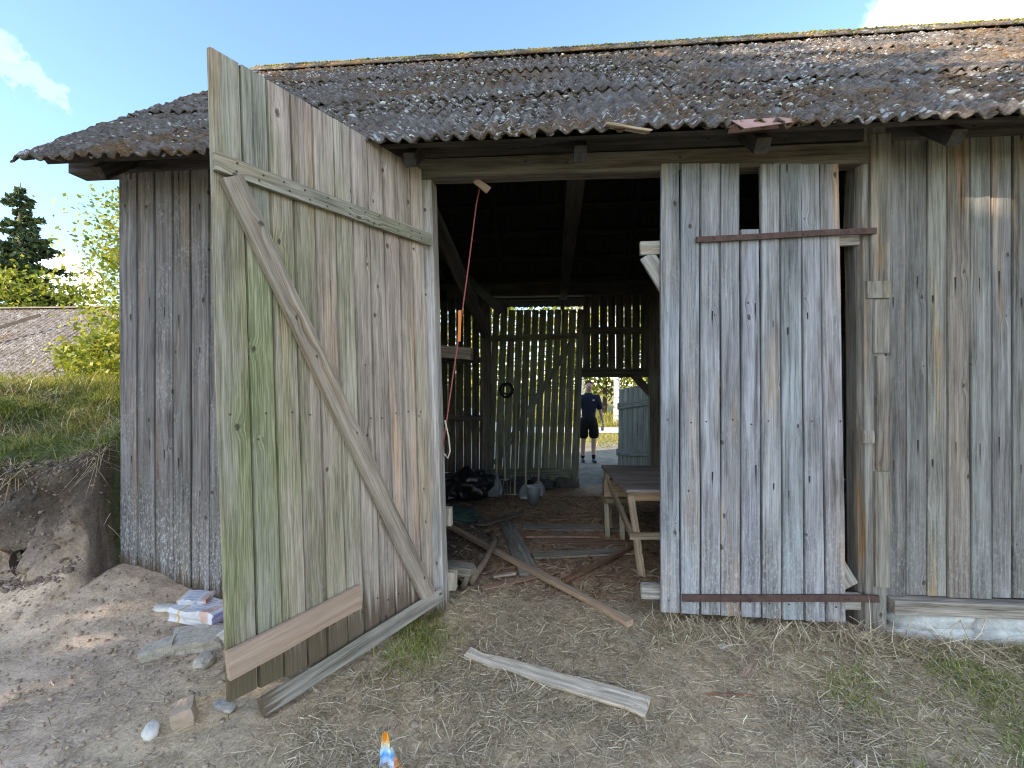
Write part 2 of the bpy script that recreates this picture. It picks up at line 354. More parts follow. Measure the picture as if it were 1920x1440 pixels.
CARTON = simple('brown_carton', (0.36, 0.26, 0.18), 0.9)
PINKTIN = simple('red_tin_scrap', (0.42, 0.25, 0.22), 0.6, 0.1, 0.3, 5)

# ------------------------------------------------------------------ terrain
def sm(a, b, x):
    t = min(1.0, max(0.0, (x - a) / (b - a))); return t * t * (3 - 2 * t)
def foot_y(x): return -0.30 - 0.30 * max(0.0, -x - 4.6) - 0.03 * math.sin(x * 3.1) + 0.07 * mnoise.noise((x * 3.7, 0, 3)) + 0.035 * mnoise.noise((x * 11, 0, 3))
def gz(x, y, detail=True):
    inside = x > -3.20 and y > 0.03
    if inside:
        z = -0.05 * min(y, 5.0) * (1 - 0.65 * sm(5.0, 6.6, y)) - 0.0
        if y > 6.6: z = -0.0875 - 0.01 * (y - 6.6) * (1 if y < 20 else 0) - (0.134 if y >= 20 else 0)
    else:
        z = 0.22 * sm(-2.3, -3.3, x) * sm(-0.9, 0.0, y) * (1 - .75 * sm(-3.3, -3.75, x)) + 0.06 * sm(-1.6, -4.0, x)
        z -= 0.035 * sm(1.6, 2.3, x)
        q = y - foot_y(x)
        side = sm(-3.25, -3.33, x)
        if q > -0.4 and side > 0:
            bank = 0.14 * sm(-0.4, 0.02, q) + 0.72 * sm(0.0, 0.20, q) + 0.12 * sm(0.18, 0.50, q) + 0.50 * sm(0.5, 1.75, q)
            bank -= 0.25 * sm(3, 9, q)
            z = z * (1 - 0.5 * sm(0, 1.5, q)) + bank * side
            if detail and -.1 < q < 0.5:
                z += 0.08 * mnoise.noise((x * 4.2, y * 4.2, 1.3)) * sm(-.1, .1, q) + 0.05 * mnoise.noise((x * 12, y * 12, 4.2)) * sm(-.1, .1, q)
        z -= 0.8 * sm(9, 25, y) if x < -3.2 else 0
    if detail:
        z += 0.022 * mnoise.noise((x * 1.7, y * 1.7, 0)) + 0.012 * mnoise.noise((x * 6, y * 6, 2)) + 0.006 * mnoise.noise((x * 17, y * 17, 5))
    return z
def soil_colour(x, y):
    nz = mnoise.noise((x * 0.9, y * 0.9, 7)) * 0.5 + mnoise.noise((x * 2.7, y * 2.7, 3)) * 0.3
    sand = np.array((0.62, 0.47, 0.345)); litter = np.array((0.62, 0.475, 0.31)); chip = np.array((0.50, 0.33, 0.21))
    soil = np.array((0.23, 0.18, 0.145)); turf = np.array((0.115, 0.130, 0.045)); meadow = np.array((0.30, 0.25, 0.09)); dim = np.array((0.16, 0.125, 0.10))
    if x > -3.2 and y > 0.03:
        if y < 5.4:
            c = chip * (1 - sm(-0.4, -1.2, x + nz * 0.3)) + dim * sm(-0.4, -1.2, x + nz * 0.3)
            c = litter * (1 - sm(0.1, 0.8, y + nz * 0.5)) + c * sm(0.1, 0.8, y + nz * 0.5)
        else:
            c = np.array((0.30, 0.26, 0.20)) * (1 - sm(10, 11.5, y)) + meadow * sm(10, 11.5, y)
        return c
    k = sm(-1.3, -2.0, x + nz * 0.6 - 0.25 * y); c = litter * (1 - k) + sand * k
    k = sm(1.3, 2.4, x + nz); c = c * (1 - 0.35 * k) + turf * 0.35 * k
    q = y - foot_y(x)
    if x < -3.22:
        k = sm(-0.05, 0.12, q + nz * 0.12); c = c * (1 - k) + (soil * (1.25 - .75 * sm(.02, .16, q + nz * .05)) * (1 + .6 * mnoise.noise((x * 6, y * 30, 4)))) * k * (1 + 0.9 * nz)
        k2 = sm(0.20, 0.40, q + nz * 0.15); c = c * (1 - k2) + turf * k2
        k3 = sm(1.6, 2.2, q); c = c * (1 - k3) + np.array((0.20, 0.20, 0.05)) * k3
    if y < -4: k = sm(-4, -8, y); c = c * (1 - k) + turf * 1.2 * k
    return c
BANK = []
def build_ground():
    def axis(parts):
        out = []
        for a, b, s in parts: out += list(np.arange(a, b - 1e-6, s))
        return out + [parts[-1][1]]
    xs = axis([(-400, -60, 85), (-60, -12, 6), (-12, -6.5, 0.5), (-6.5, -4.35, 0.12), (-4.35, -3.2, 0.02), (-3.2, 3.3, 0.038), (3.3, 8, 0.3), (8, 40, 4), (40, 400, 90)])
    ys = axis([(-400, -40, 90), (-40, -8, 4), (-8, -2.2, 0.4), (-2.2, -.46, 0.035), (-.46, .34, 0.0125), (.34, 1.6, 0.04), (1.6, 6.8, 0.12), (6.8, 16, 0.6), (16, 60, 4), (60, 500, 110)])
    nx, ny = len(xs), len(ys); V = []; C = []; BANK.clear()
    for y in ys:
        for x in xs:
            z = gz(x, y); q = y - foot_y(x); yy = y
            if x < -3.26 and -.08 < q < .6:
                k = sm(-.08, .04, q) * sm(.6, .3, q) * sm(-3.26, -3.34, x)
                yy += k * (.15 * mnoise.noise((x * 3.5, z * 5.5, 2)) + .09 * mnoise.noise((x * 8, z * 13, 5)) + .05 * mnoise.noise((x * 21, z * 26, 7)) + .022 * mnoise.noise((x * 50, z * 50, 7)))
            V.append((x, yy, z))
            if x < -3.3 and x > -4.6 and -.1 < q < .3: BANK.append((x, yy, z))
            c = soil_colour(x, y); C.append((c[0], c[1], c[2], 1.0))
    F = [(j * nx + i, j * nx + i + 1, (j + 1) * nx + i + 1, (j + 1) * nx + i) for j in range(ny - 1) for i in range(nx - 1)]
    HX, HZ = -3.70, 0.36            # mouth of an animal burrow in the bank face
    F = [f for f in F if not (abs(sum(V[i][0] for i in f) / 4 - HX) < .10 and ((sum(V[i][0] for i in f) / 4 - HX) / .075) ** 2 + ((sum(V[i][2] for i in f) / 4 - HZ) / .065) ** 2 < 1 and -.6 < V[f[0]][1] < .3)]
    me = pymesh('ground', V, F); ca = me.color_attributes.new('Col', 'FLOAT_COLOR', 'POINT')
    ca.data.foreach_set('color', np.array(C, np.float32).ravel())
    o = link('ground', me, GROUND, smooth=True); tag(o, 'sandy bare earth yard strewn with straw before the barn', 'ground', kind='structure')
    V, F = tube_data([(HX, foot_y(HX) + .02, HZ - .02), (HX, foot_y(HX) + .2, HZ - .01), (HX - .05, foot_y(HX) + .42, HZ - .05), (HX - .1, foot_y(HX) + .7, HZ - .1)], [.105, .10, .08, .02], 14, caps=False)
    link('burrow', pymesh('burrow', V, F), simple('burrow_soil', (.10, .08, .065), .95), o)
build_ground()
# pale gravel road beyond the barn
def build_road():
    V, F = [], []
    for i in range(41):
        x = -40 + 2 * i; y = 14.9 + 0.25 * math.sin(x * 0.2)
        z = gz(x, y, False)
        V += [(x, y - 1.25, gz(x, y - 1.25, False) + 0.02), (x, y, z + 0.07), (x, y + 1.25, gz(x, y + 1.25, False) + 0.02)]
        if i: b = i * 3; F += [(b - 3, b, b + 1, b - 2), (b - 2, b + 1, b + 2, b - 1)]
    m = simple('pale_gravel', (0.55, 0.52, 0.47), 0.95, scale=3, var=0.15)
    tag(link('road', pymesh('road', V, F), m), 'pale gravel road crossing behind the barn', 'road', kind='structure')
build_road()

# ------------------------------------------------------------------ barn
X0, X1, YB = -3.24, 7.0, 5.3            # front-left corner, right end, far wall
EY, EZ, RY, RZ = -0.45, 3.09, 2.65, 5.72
barn = empty('barn', (0.6, 0, 0))
tag(barn, 'old weathered grey timber barn with mossy corrugated roof and open double doors', 'barn')
def roof_z(y): return EZ + (RZ - EZ) * (y - EY) / (RY - EY) if y <= RY else RZ - (RZ - EZ) * (y - RY) / (RY - EY)

# --- front wall, left of the doors
fw = empty('front_wall', (0.6, 0, 0), barn)
TL_ = (0.92, 0.90, 0.93)
edges = [-3.243, -3.096, -2.958, -2.812, -2.668, -2.521]
while edges[-1] < -1.05: edges.append(edges[-1] + random.uniform(0.135, 0.15))
edges[-1] = -0.915
for a, b in zip(edges[:-1], edges[1:]):
    x = (a + b) / 2; z0 = max(gz(x, -0.03) - 0.06, -0.02); w = b - a - random.uniform(0.005, 0.012)
    board('board', (x, random.uniform(-0.012, 0.004), z0), (x - 0.01, 0, 3.36), w, 0.028, (1, 0, 0), jit((0.60, 0.58, 0.60), 0.17), fw, streak=0.9, white=1.5, dirt=0.18, warm=0.3)
# --- front wall, right of the doors
edges = [2.15, 2.278, 2.408, 2.53, 2.664, 2.791, 2.917]
while edges[-1] < X1: edges.append(edges[-1] + random.uniform(0.12, 0.14))
for i, (a, b) in enumerate(zip(edges[:-1], edges[1:])):
    x = (a + b) / 2; z0 = 0.225 + random.uniform(-0.008, 0.012)
    t = [(0.54, 0.535, 0.53), (0.50, 0.495, 0.49), (0.72, 0.70, 0.66), (0.66, 0.60, 0.54), (0.60, 0.605, 0.61), (0.66, 0.665, 0.67)][i % 6]
    board('board', (x, random.uniform(-0.010, 0.004), z0), (x, 0, 3.38), b - a - random.uniform(0.004, 0.010), 0.028, (1, 0, 0), jit(t, 0.06), fw, streak=1.0, white=0.35, warm=0.5)
# sill plank and foundation stones on the right
board('sill_plank', (2.16, -0.035, 0.178), (X1, -0.035, 0.178), 0.085, 0.11, (0, 0, 1), (0.98, 0.93, 0.84), fw, seg=6)
xx = 2.20; k = 0
while xx < X1:
    w = random.uniform(0.22, 0.5)
    for row in ((0.085, 0.055), (0.0, 0.05)):
        rock('foundation_stone', (xx + w / 2 + random.uniform(-.05, .05), 0.02 - 0.02 * (row[0] == 0), row[0]), (w * 0.56, 0.10, row[1] * 1.25), 20 + k, LIME, fw, flat=0.35, amp=0.22); k += 1
    xx += w
# --- lintel beams, wall plates, corner end
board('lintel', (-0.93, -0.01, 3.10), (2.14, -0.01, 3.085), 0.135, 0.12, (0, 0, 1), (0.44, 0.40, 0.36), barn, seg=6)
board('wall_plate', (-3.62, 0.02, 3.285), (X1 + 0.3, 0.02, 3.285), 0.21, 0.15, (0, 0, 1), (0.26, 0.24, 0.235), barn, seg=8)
board('plank_scrap', (-0.545, 0.0, 3.028), (-0.455, -0.01, 2.955), 0.05, 0.035, (1, 0, 1), (1.0, 0.75, 0.6), barn, ragged=0.02, warm=0.5)
# --- door posts
board('door_post', (-0.80, 0.03, -0.10), (-0.895, 0.03, 3.04), 0.085, 0.14, (1, 0, 0), (1.12, 1.09, 1.07), barn, white=0.3, seg=5, dirt=0.25)
board('door_post', (2.065, 0.02, -0.06), (2.055, 0.02, 3.25), 0.17, 0.16, (1, 0, 0), (0.72, 0.70, 0.66), barn, seg=6, wob=0.012, cham=0.02, warm=0.9)
for z0, z1, xa, xb in ((2.15, 2.26, 2.00, 2.15), (1.05, 1.78, 2.06, 2.15), (2.26, 3.2, 2.02, 2.145), (0.30, 1.04, 2.05, 2.145), (1.80, 2.14, 2.045, 2.14), (1.22, 1.30, 1.985, 2.05)):
    board('patch_board', ((xa + xb) / 2, -0.067 - random.uniform(0, .006), z0), ((xa + xb) / 2, -0.067, z1), xb - xa, 0.022, (1, 0, 0), jit((0.70, 0.66, 0.60), 0.12), barn, seg=2, warm=0.9, streak=0.6)
for z in (0.15, 0.62): board('batten_end', (-0.78, 0.14, z - 0.06), (-0.78, 0.14, z + 0.07), 0.14 if z < .5 else 0.07, 0.06, (1, 0, 0), (1.25, 1.15, 0.95), barn, seg=1)

# --- left door leaf, swung out towards the viewer
dl = empty('door_leaf', (-0.83, -0.08, 0.05), barn); dl['label'] = 'left barn door leaf swung wide open, greenish boards with diagonal brace'
Hb = Vector((-0.83, -0.08, 0.05)); S = Vector((-0.682, -1.144, 0.088)); T = Vector((-0.09, -0.008, 3.035)); Nn = S.cross(T).normalized()
if Nn.dot(Vector((1, -2.6, 0))) < 0: Nn = -Nn
def LP(s, t, off=0.0): return Hb + S * s + T * t + Nn * off
se = [1.0, .895, .8, .703, .612, .515, .43, .34, .253, .163, .083, -.005]
alg = [0.95, 1.0, 0.85, 0.75, 0.5, 0.55, 0.25, 0.06, 0.0, 0.06, 0.35]
for i in range(11):
    s = (se[i] + se[i + 1]) / 2; w = (se[i] - se[i + 1]) * S.length - random.uniform(0.002, 0.005)
    tint = jit((1.10, 0.955, 0.85), 0.12) if i > 1 else jit((0.92, 0.88, 0.78), 0.04)
    board('board', LP(s, 0.0 - random.uniform(0, .006)), LP(s, 1.0), w, 0.026, -S, tint, dl, algae=alg[i], dirt=0.34, streak=0.15, warm=0.15, white=0.35,
          top=-0.010, seg=4, cham=.006)
board('batten', LP(1.0, .82, .033), LP(-.03, .84, .033), 0.085, 0.038, T, (0.90, 0.86, 0.78), dl, algae=0.35, seg=4, streak=0.0)
board('brace', LP(.945, .805, .036), LP(.055, .035, .036), 0.105, 0.038, (S + T * .3), (0.92, 0.80, 0.68), dl, seg=4, warm=0.3, algae=0.08)
board('fresh_board', LP(1.005, .055, .032), LP(.465, .09, .032), 0.135, 0.034, T, (1.22, 0.98, 0.82), dl, seg=3, warm=0.0, fresh=1.0)
a_ = LP(-.02, .030, .045); b_ = Vector((-1.405, -1.125, 0.035))
board('loose_rail', b_, a_, 0.088, 0.06, Vector((-.5, .3, 1)), (0.78, 0.73, 0.66), dl, seg=4, taper=0.9, algae=0.15, dirt=.12)

# --- right door leaf, closed
dr = empty('door_leaf', (1.89, -0.06, 0.06), barn); dr['label'] = 'right barn door leaf standing closed, silvery grey boards with one snapped short'
te = [0.708, 0.836, 0.967, 1.097, 1.226, 1.345, 1.474, 1.602, 1.717, 1.832]; be = [0.708, 0.840, 0.967, 1.097, 1.224, 1.358, 1.486, 1.621, 1.752, 1.888]
tb = [(0.78, 0.84, 0.96), (0.76, 0.82, 0.92), (0.82, 0.87, 0.99), (0.76, 0.80, 0.88), (0.86, 0.91, 1.04), (0.82, 0.85, 0.90), (0.80, 0.86, 0.96), (0.83, 0.87, 0.95), (0.88, 0.87, 0.91)]
for i in range(9):
    xt, xb = (te[i] + te[i + 1]) / 2, (be[i] + be[i + 1]) / 2; zt = 3.069 - 0.045 * (xt - .7); zb = 0.085 - 0.02 * (xt - .7)
    w = (te[i + 1] - te[i] + be[i + 1] - be[i]) / 2 - random.uniform(0.005, 0.010)
    if i == 4: xt = xb + (xt - xb) * .82; zt = 2.605
    board('board', (xb, -0.06 - random.uniform(0, .006), zb), (xt, -0.06, zt), w, 0.028, (1, 0, 0), jit(tb[i], 0.05), dr, streak=1.0 if i in (2, 4, 5, 6, 7) else 0.3, white=0.7, warm=0.6 if i in (3, 5, 8) else 0.1,
          seg=4, ragged=0.012 if i == 4 else 0.0)
board('batten', (0.585, -0.018, 2.515), (1.99, -0.018, 2.555), 0.09, 0.045, (0, 0, 1), (1.12, 1.08, 0.98), dr)
board('batten', (0.592, -0.018, 0.20), (1.99, -0.018, 0.185), 0.10, 0.045, (0, 0, 1), (1.18, 1.16, 1.12), dr)
board('brace', (0.63, -0.015, 2.47), (1.93, -0.015, 0.28), 0.10, 0.04, (1, 0, .6), (1.02, 1.0, 0.95), dr)
def strap(p0, p1, h):
    V, F = tube_data([p0, Vector(p0).lerp(Vector(p1), .33), Vector(p0).lerp(Vector(p1), .7) + Vector((0, -.004, .004)), p1], [h * .5] * 4, 4)
    me = pymesh('strap_hinge', V, F); o = link('strap_hinge', me, RUST, dr)
    c = sum((Vector(v) for v in V), Vector()) / len(V)
    for v in me.vertices: v.co.y = c.y + (v.co.y - c.y) * 0.42
    for f in (.1, .35, .6, .85):
        p = Vector(p0).lerp(Vector(p1), f)
        b = rock('bolt', (p.x, p.y - 0.010, p.z), (.008, .006, .008), 3, RUST, dr, sub=1, amp=0.1)
    return o
strap((0.935, -0.090, 2.548), (2.045, -0.098, 2.575), 0.052)
strap((0.845, -0.090, 0.190), (2.060, -0.098, 0.235), 0.062)

NAIL = rock_mesh((.006, .006, .006), 3, sub=1, amp=.1); NAIL.materials.append(RUST)
def nail(p, parent): link('nail', NAIL, RUST, parent, Matrix.Translation(p))
for i in range(11):
    s = (se[i] + se[i + 1]) / 2
    for t_, off in ((.822, .052), (.836, .052)): nail(LP(s + random.uniform(-.02, .02), t_ + .0195 * (1 - s) + random.uniform(-.003, .003) - .0195 * .5, off), dl)
    for t_ in (.44, .06): nail(LP(s + random.uniform(-.03, .03), t_ + random.uniform(-.01, .01), .0135), dl)
for i in range(9):
    for z in (2.51, 2.55, 1.35, .17): 
        if abs(z - 2.53) > .1: nail(((be[i] + be[i + 1]) / 2 + random.uniform(-.03, .03), -.077, z + random.uniform(-.02, .02)), dr)

# --- far wall
bw = empty('far_wall', (0.6, YB, 0), barn)
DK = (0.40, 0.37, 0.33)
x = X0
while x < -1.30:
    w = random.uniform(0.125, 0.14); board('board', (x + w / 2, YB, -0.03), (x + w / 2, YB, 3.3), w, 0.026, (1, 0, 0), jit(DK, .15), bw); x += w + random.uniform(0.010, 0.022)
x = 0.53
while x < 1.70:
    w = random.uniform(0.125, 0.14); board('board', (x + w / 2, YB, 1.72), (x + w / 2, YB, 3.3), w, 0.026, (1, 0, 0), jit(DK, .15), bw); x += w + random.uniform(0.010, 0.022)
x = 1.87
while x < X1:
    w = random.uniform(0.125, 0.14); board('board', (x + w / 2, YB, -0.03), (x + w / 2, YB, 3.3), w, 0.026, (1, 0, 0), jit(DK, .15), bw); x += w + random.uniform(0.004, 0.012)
for z in (2.03, 0.98): board('rail', (X0, YB - 0.08, z), (-1.2, YB - 0.08, z), 0.10, 0.10, (0, 0, 1), DK, bw)
board('rail', (0.5, YB - 0.08, 2.55), (X1, YB - 0.08, 2.50), 0.12, 0.10, (0, 0, 1), DK, bw)
board('rail', (0.5, YB - 0.08, 1.80), (2.0, YB - 0.08, 1.80), 0.16, 0.10, (0, 0, 1), DK, bw)
board('rail', (X0, YB - 0.02, 3.30), (X1, YB - 0.02, 3.30), 0.24, 0.20, (0, 0, 1), DK, bw)
for xp in (-1.20, 1.77): board('post', (xp, YB - 0.08, -0.3), (xp - .02, YB - 0.08, 3.3), 0.17, 0.16, (1, 0, 0), (0.62, 0.57, 0.50), bw, wob=0.012)
board('corner_brace', (1.72, YB - .05, 1.42), (1.42, YB - .05, 1.76), 0.13, 0.05, (1, 0, 1), DK, bw)
xx = X0
while xx < X1:
    w = random.uniform(0.3, 0.55)
    if not (0.45 < xx + w / 2 < 1.75): rock('foundation_stone', (xx + w / 2, YB, -0.20), (w * .55, 0.16, 0.17), 60 + k, DSTONE, bw, flat=0.3, sub=2); k += 1
    xx += w
# far door leaf, hanging slightly askew
fl = empty('door_leaf', (-1.1, YB - 0.12, -0.1), barn); fl['label'] = 'slatted far door leaf with light shining through its gaps'
x = -1.085
while x < 0.46:
    w = random.uniform(0.115, 0.13); board('board', (x + w / 2 - 0.11, YB - 0.10, -0.12), (x + w / 2 + 0.0, YB - 0.10, 2.93), w, 0.024, (1, 0, 0), jit((0.86, 0.84, 0.66), .12), fl, algae=0.35); x += w + random.uniform(0.010, 0.021)
for z in (2.45, 0.05): board('batten', (-1.16, YB - .135, z - .03), (0.44 - (2.9 - z) * .035, YB - .135, z), 0.11, 0.04, (0, 0, 1), (0.72, 0.70, 0.56), fl, algae=0.3)
board('brace', (-1.05, YB - .137, .15), (0.35, YB - .137, 2.38), 0.11, 0.04, (1, 0, -.6), (0.78, 0.76, 0.62), fl, algae=0.3)
# small green-grey door hanging open outside the far doorway
sd = empty('small_door', (1.70, YB + 0.05, 0.0), barn); sd['label'] = 'small grey-green back door hanging open outwards'
ax = Vector((-0.40, 1.02, -0.13)); up = Vector((0.03, 0.07, 1.0)).normalized(); nrm = ax.cross(up).normalized()
for i in range(6):
    s = (i + .5) / 6; p = Vector((1.69, YB + .04, .06)) + ax * s
    board('board', p, p + up * 1.56, 0.172, 0.024, -ax, jit((0.76, 0.84, 0.76), .08), sd, algae=0.1)
p = Vector((1.69, YB + .04, 0.06)) - Vector((nrm.x, nrm.y, 0)) * (0.03 if nrm.y > 0 else -0.03)
board('batten', p + up * 1.22, p + ax + up * 1.22, 0.13, 0.03, up, (0.78, 0.84, 0.76), sd)
board('batten', p + up * .3, p + ax + up * .3, 0.13, 0.03, up, (0.78, 0.84, 0.76), sd)

# --- gable walls
for nm, gx, rev in (('left_gable', X0 + 0.016, 1), ('right_gable', X1, 1)):
    gw = empty(nm, (gx, RY, 0), barn); y = 0.02
    while y < YB:
        w = random.uniform(0.14, 0.16); yc = y + w / 2; z1 = roof_z(min(yc, 2 * RY - yc) if yc > RY else yc) - 0.10
        board('board', (gx, yc, -0.1), (gx, yc, z1), w, 0.028, (0, 1, 0), jit((0.8, 0.78, 0.74), .1), gw, seg=2, wob=0.002); y += w + 0.0015
# --- rafters, battens, ties
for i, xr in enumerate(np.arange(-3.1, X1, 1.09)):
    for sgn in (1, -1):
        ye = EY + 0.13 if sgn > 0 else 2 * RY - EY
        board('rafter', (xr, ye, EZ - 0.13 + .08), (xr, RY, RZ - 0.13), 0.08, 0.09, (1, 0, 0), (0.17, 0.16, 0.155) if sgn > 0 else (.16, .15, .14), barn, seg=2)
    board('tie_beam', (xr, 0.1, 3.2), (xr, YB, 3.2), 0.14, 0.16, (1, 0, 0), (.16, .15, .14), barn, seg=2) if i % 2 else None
sl_len = math.hypot(RY - EY, RZ - EZ); sdir = Vector((0, RY - EY, RZ - EZ)).normalized(); snor = Vector((0, -sdir.z, sdir.y))
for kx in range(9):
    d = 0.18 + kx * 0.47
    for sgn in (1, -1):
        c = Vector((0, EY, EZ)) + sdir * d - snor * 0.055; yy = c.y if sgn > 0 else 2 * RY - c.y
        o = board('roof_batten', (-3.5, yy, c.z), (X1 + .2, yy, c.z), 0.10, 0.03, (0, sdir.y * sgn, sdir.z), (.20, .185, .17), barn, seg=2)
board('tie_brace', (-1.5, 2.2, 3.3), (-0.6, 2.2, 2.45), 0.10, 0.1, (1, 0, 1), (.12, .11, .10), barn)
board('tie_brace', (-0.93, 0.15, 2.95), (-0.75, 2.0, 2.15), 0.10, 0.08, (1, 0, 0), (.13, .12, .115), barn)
board('shelf_beam', (-1.9, 2.0, 2.02), (-0.92, 2.0, 1.94), 0.13, 0.13, (0, 0, 1), (0.85, .74, .62), barn)
board('shelf_beam', (-1.35, 1.0, 1.98), (-1.35, 3.2, 1.98), 0.12, 0.12, (1, 0, 0), (0.7, .6, .5), barn)

# --- roof: overlapping corrugated sheets
roof = empty('roof', (0.6, RY, RZ), barn); WAVE = 0.104
def verge_x(d): return -3.56 - 0.30 * d / sl_len
def sheet(x0, x1, d0, d1, lift, res, dstep, mat, sgn=1, rough=1.0, name='roof_sheet', parent=None, clip=True):
    nx = max(2, int(round((x1 - x0) / res))); nd = max(2, int(round((d1 - d0) / dstep))); V = []
    seed = random.uniform(0, 99); cut = random.uniform(0, .025)
    for j in range(nd + 1):
        t = j / nd; d = d0 + (d1 - d0) * t
        for i in range(nx + 1):
            x = x0 + (x1 - x0) * i / nx
            if clip: x = max(x, verge_x(d) + 0.012 * mnoise.noise((d * 5, 0, seed)))
            h = 0.016 * math.sin(2 * math.pi * x / WAVE) + lift * (1 - t) + 0.006
            dd = d
            if rough:
                h += 0.015 * rough * mnoise.noise((x * 14, d * 14, seed)) + 0.013 * rough * mnoise.noise((x * 34, d * 34, seed))
                h += 0.020 * mnoise.noise((x * .9, d * .9, 3.3))
            if j == 0: dd += -cut + 0.016 * mnoise.noise((x * 6, seed, 1)) - 0.01 * mnoise.noise((x * 21, seed, 1))
            p = Vector((x, EY, EZ)) + sdir * dd + snor * h
            V.append((p.x, p.y if sgn > 0 else 2 * RY - p.y, p.z))
    w = nx + 1; F = [(j * w + i, j * w + i + 1, (j + 1) * w + i + 1, (j + 1) * w + i) for j in range(nd) for i in range(nx)]
    if sgn < 0: F = [f[::-1] for f in F]
    o = link(name, pymesh(name, V, F), mat, parent, smooth=True)
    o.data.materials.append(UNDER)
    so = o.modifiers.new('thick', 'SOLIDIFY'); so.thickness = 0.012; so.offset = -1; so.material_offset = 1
    return o
rows = [(-0.02, 1.45, .022), (1.33, 2.80, .020), (2.68, sl_len, .018)]
cx = -3.9
while cx < X1 + .3:
    for d0, d1, lf in rows:
        nearf = cx < 5.5
        o = sheet(cx, cx + 1.11, d0, d1, lf + random.uniform(0, .006), WAVE / 8 if nearf else WAVE / 4, .030 if nearf else .2, ROOF, rough=1.0 if nearf else 0, parent=roof)
        o = sheet(cx, cx + 1.11, d0, d1, lf, WAVE / 4, .4, ROOF, -1, 0, parent=roof)
    cx += 1.04
# moss and lichen cushions
def lumps(name, pts, sizes, mat, parent, flat=0.6):
    bm = bmesh.new(); bmesh.ops.create_icosphere(bm, subdivisions=1, radius=1); bm.verts.ensure_lookup_table()
    bv = np.array([v.co[:] for v in bm.verts]); bf = np.array([[v.index for v in f.verts] for f in bm.faces]); bm.free()
    pts = np.asarray(pts); N = len(pts); sizes = np.asarray(sizes)
    k = 1 + rng.uniform(-.42, .42, (N, len(bv), 1)); sc = sizes[:, None, None] * np.stack([rng.uniform(.7, 1.4, N), rng.uniform(.7, 1.4, N), rng.uniform(flat * .7, flat * 1.3, N)], -1)[:, None, :]
    V = (bv[None] * k * sc + pts[:, None, :]).reshape(-1, 3); F = (bf[None] + (np.arange(N) * len(bv))[:, None, None]).reshape(-1, 3)
    me = bpy.data.meshes.new(name); me.vertices.add(len(V)); me.vertices.foreach_set('co', V.astype(np.float32).ravel())
    me.loops.add(F.size); me.loops.foreach_set('vertex_index', F.astype(np.int32).ravel()); me.polygons.add(len(F)); me.polygons.foreach_set('loop_start', np.arange(0, F.size, 3, dtype=np.int32))
    me.update(calc_edges=True); o = link(name, me, mat, parent); o['kind'] = 'stuff'; return o
pts, sz = [], []
for _ in range(34000):
    d = random.random() ** 1.35 * (sl_len - .04); x = random.uniform(-3.9, 5.8)
    if x < verge_x(d) + .03: continue
    if mnoise.noise((x * 1.1, d * 1.1, 9)) + .5 * mnoise.noise((x * 3.1, d * 3.1, 4)) + random.uniform(-.3, .3) < -.05: continue
    ph = math.sin(2 * math.pi * x / WAVE)
    if ph > .2 and random.random() < .6: continue
    p = Vector((x, EY, EZ)) + sdir * d + snor * (0.016 * ph + 0.018 + 0.02 * mnoise.noise((x * .9, d * .9, 3.3)))
    pts.append(p[:]); sz.append(random.uniform(.006, .017) * (1.35 if ph < 0 else .85) * (1 + .35 * (random.random() < .12)))
lumps('moss_cushions', pts, sz, MOSS, roof)
# ridge capping with bright moss
x = -3.92
while x < X1 + .3:
    L = 1.08; V, F = [], []
    for i in range(7):
        for a in range(7):
            t = (a / 6 - .5) * 2; V.append((x + L * i / 6, RY + t * .17, RZ + .075 - abs(t) ** 1.5 * .15 + .008 * mnoise.noise((x + i * .4, a, 3))))
    for i in range(6):
        for a in range(6): F.append((i * 7 + a, (i + 1) * 7 + a, (i + 1) * 7 + a + 1, i * 7 + a + 1))
    o = link('ridge_cap', pymesh('ridge_cap', V, F), ROOF, roof, smooth=True); so = o.modifiers.new('thick', 'SOLIDIFY'); so.thickness = .014
    x += 1.02
pts, sz = [], []
for _ in range(3600):
    x = random.uniform(-3.9, X1); t = random.gauss(-.1, .35)
    if mnoise.noise((x * 1.3, 2, 2)) < -.35 and random.random() < .7: continue
    pts.append((x, RY + t * .16, RZ + .078 - min(1, abs(t)) ** 1.5 * .15)); sz.append(random.uniform(.007, .02))
lumps('ridge_moss', pts, sz, MOSSY, roof, .7)
# scraps poking out below the eave
board('eave_scrap', (0.30, EY - .05, 3.110), (0.56, EY - .01, 3.082), 0.07, 0.012, (0, 1, .2), (1.3, 1.05, 0.8), roof, seg=3, ragged=.02, warm=.3)
V = [(1.02, EY - .03, 3.115), (1.08, EY - .06, 3.05), (1.42, EY - .03, 3.095), (1.30, EY - .02, 3.125), (1.05, EY + .12, 3.12), (1.38, EY + .12, 3.14)]
o = link('tin_scrap', pymesh('tin_scrap', V, [(0, 1, 3), (1, 2, 3), (0, 3, 5, 4)]), PINKTIN, roof); o.modifiers.new('thick', 'SOLIDIFY').thickness = .004

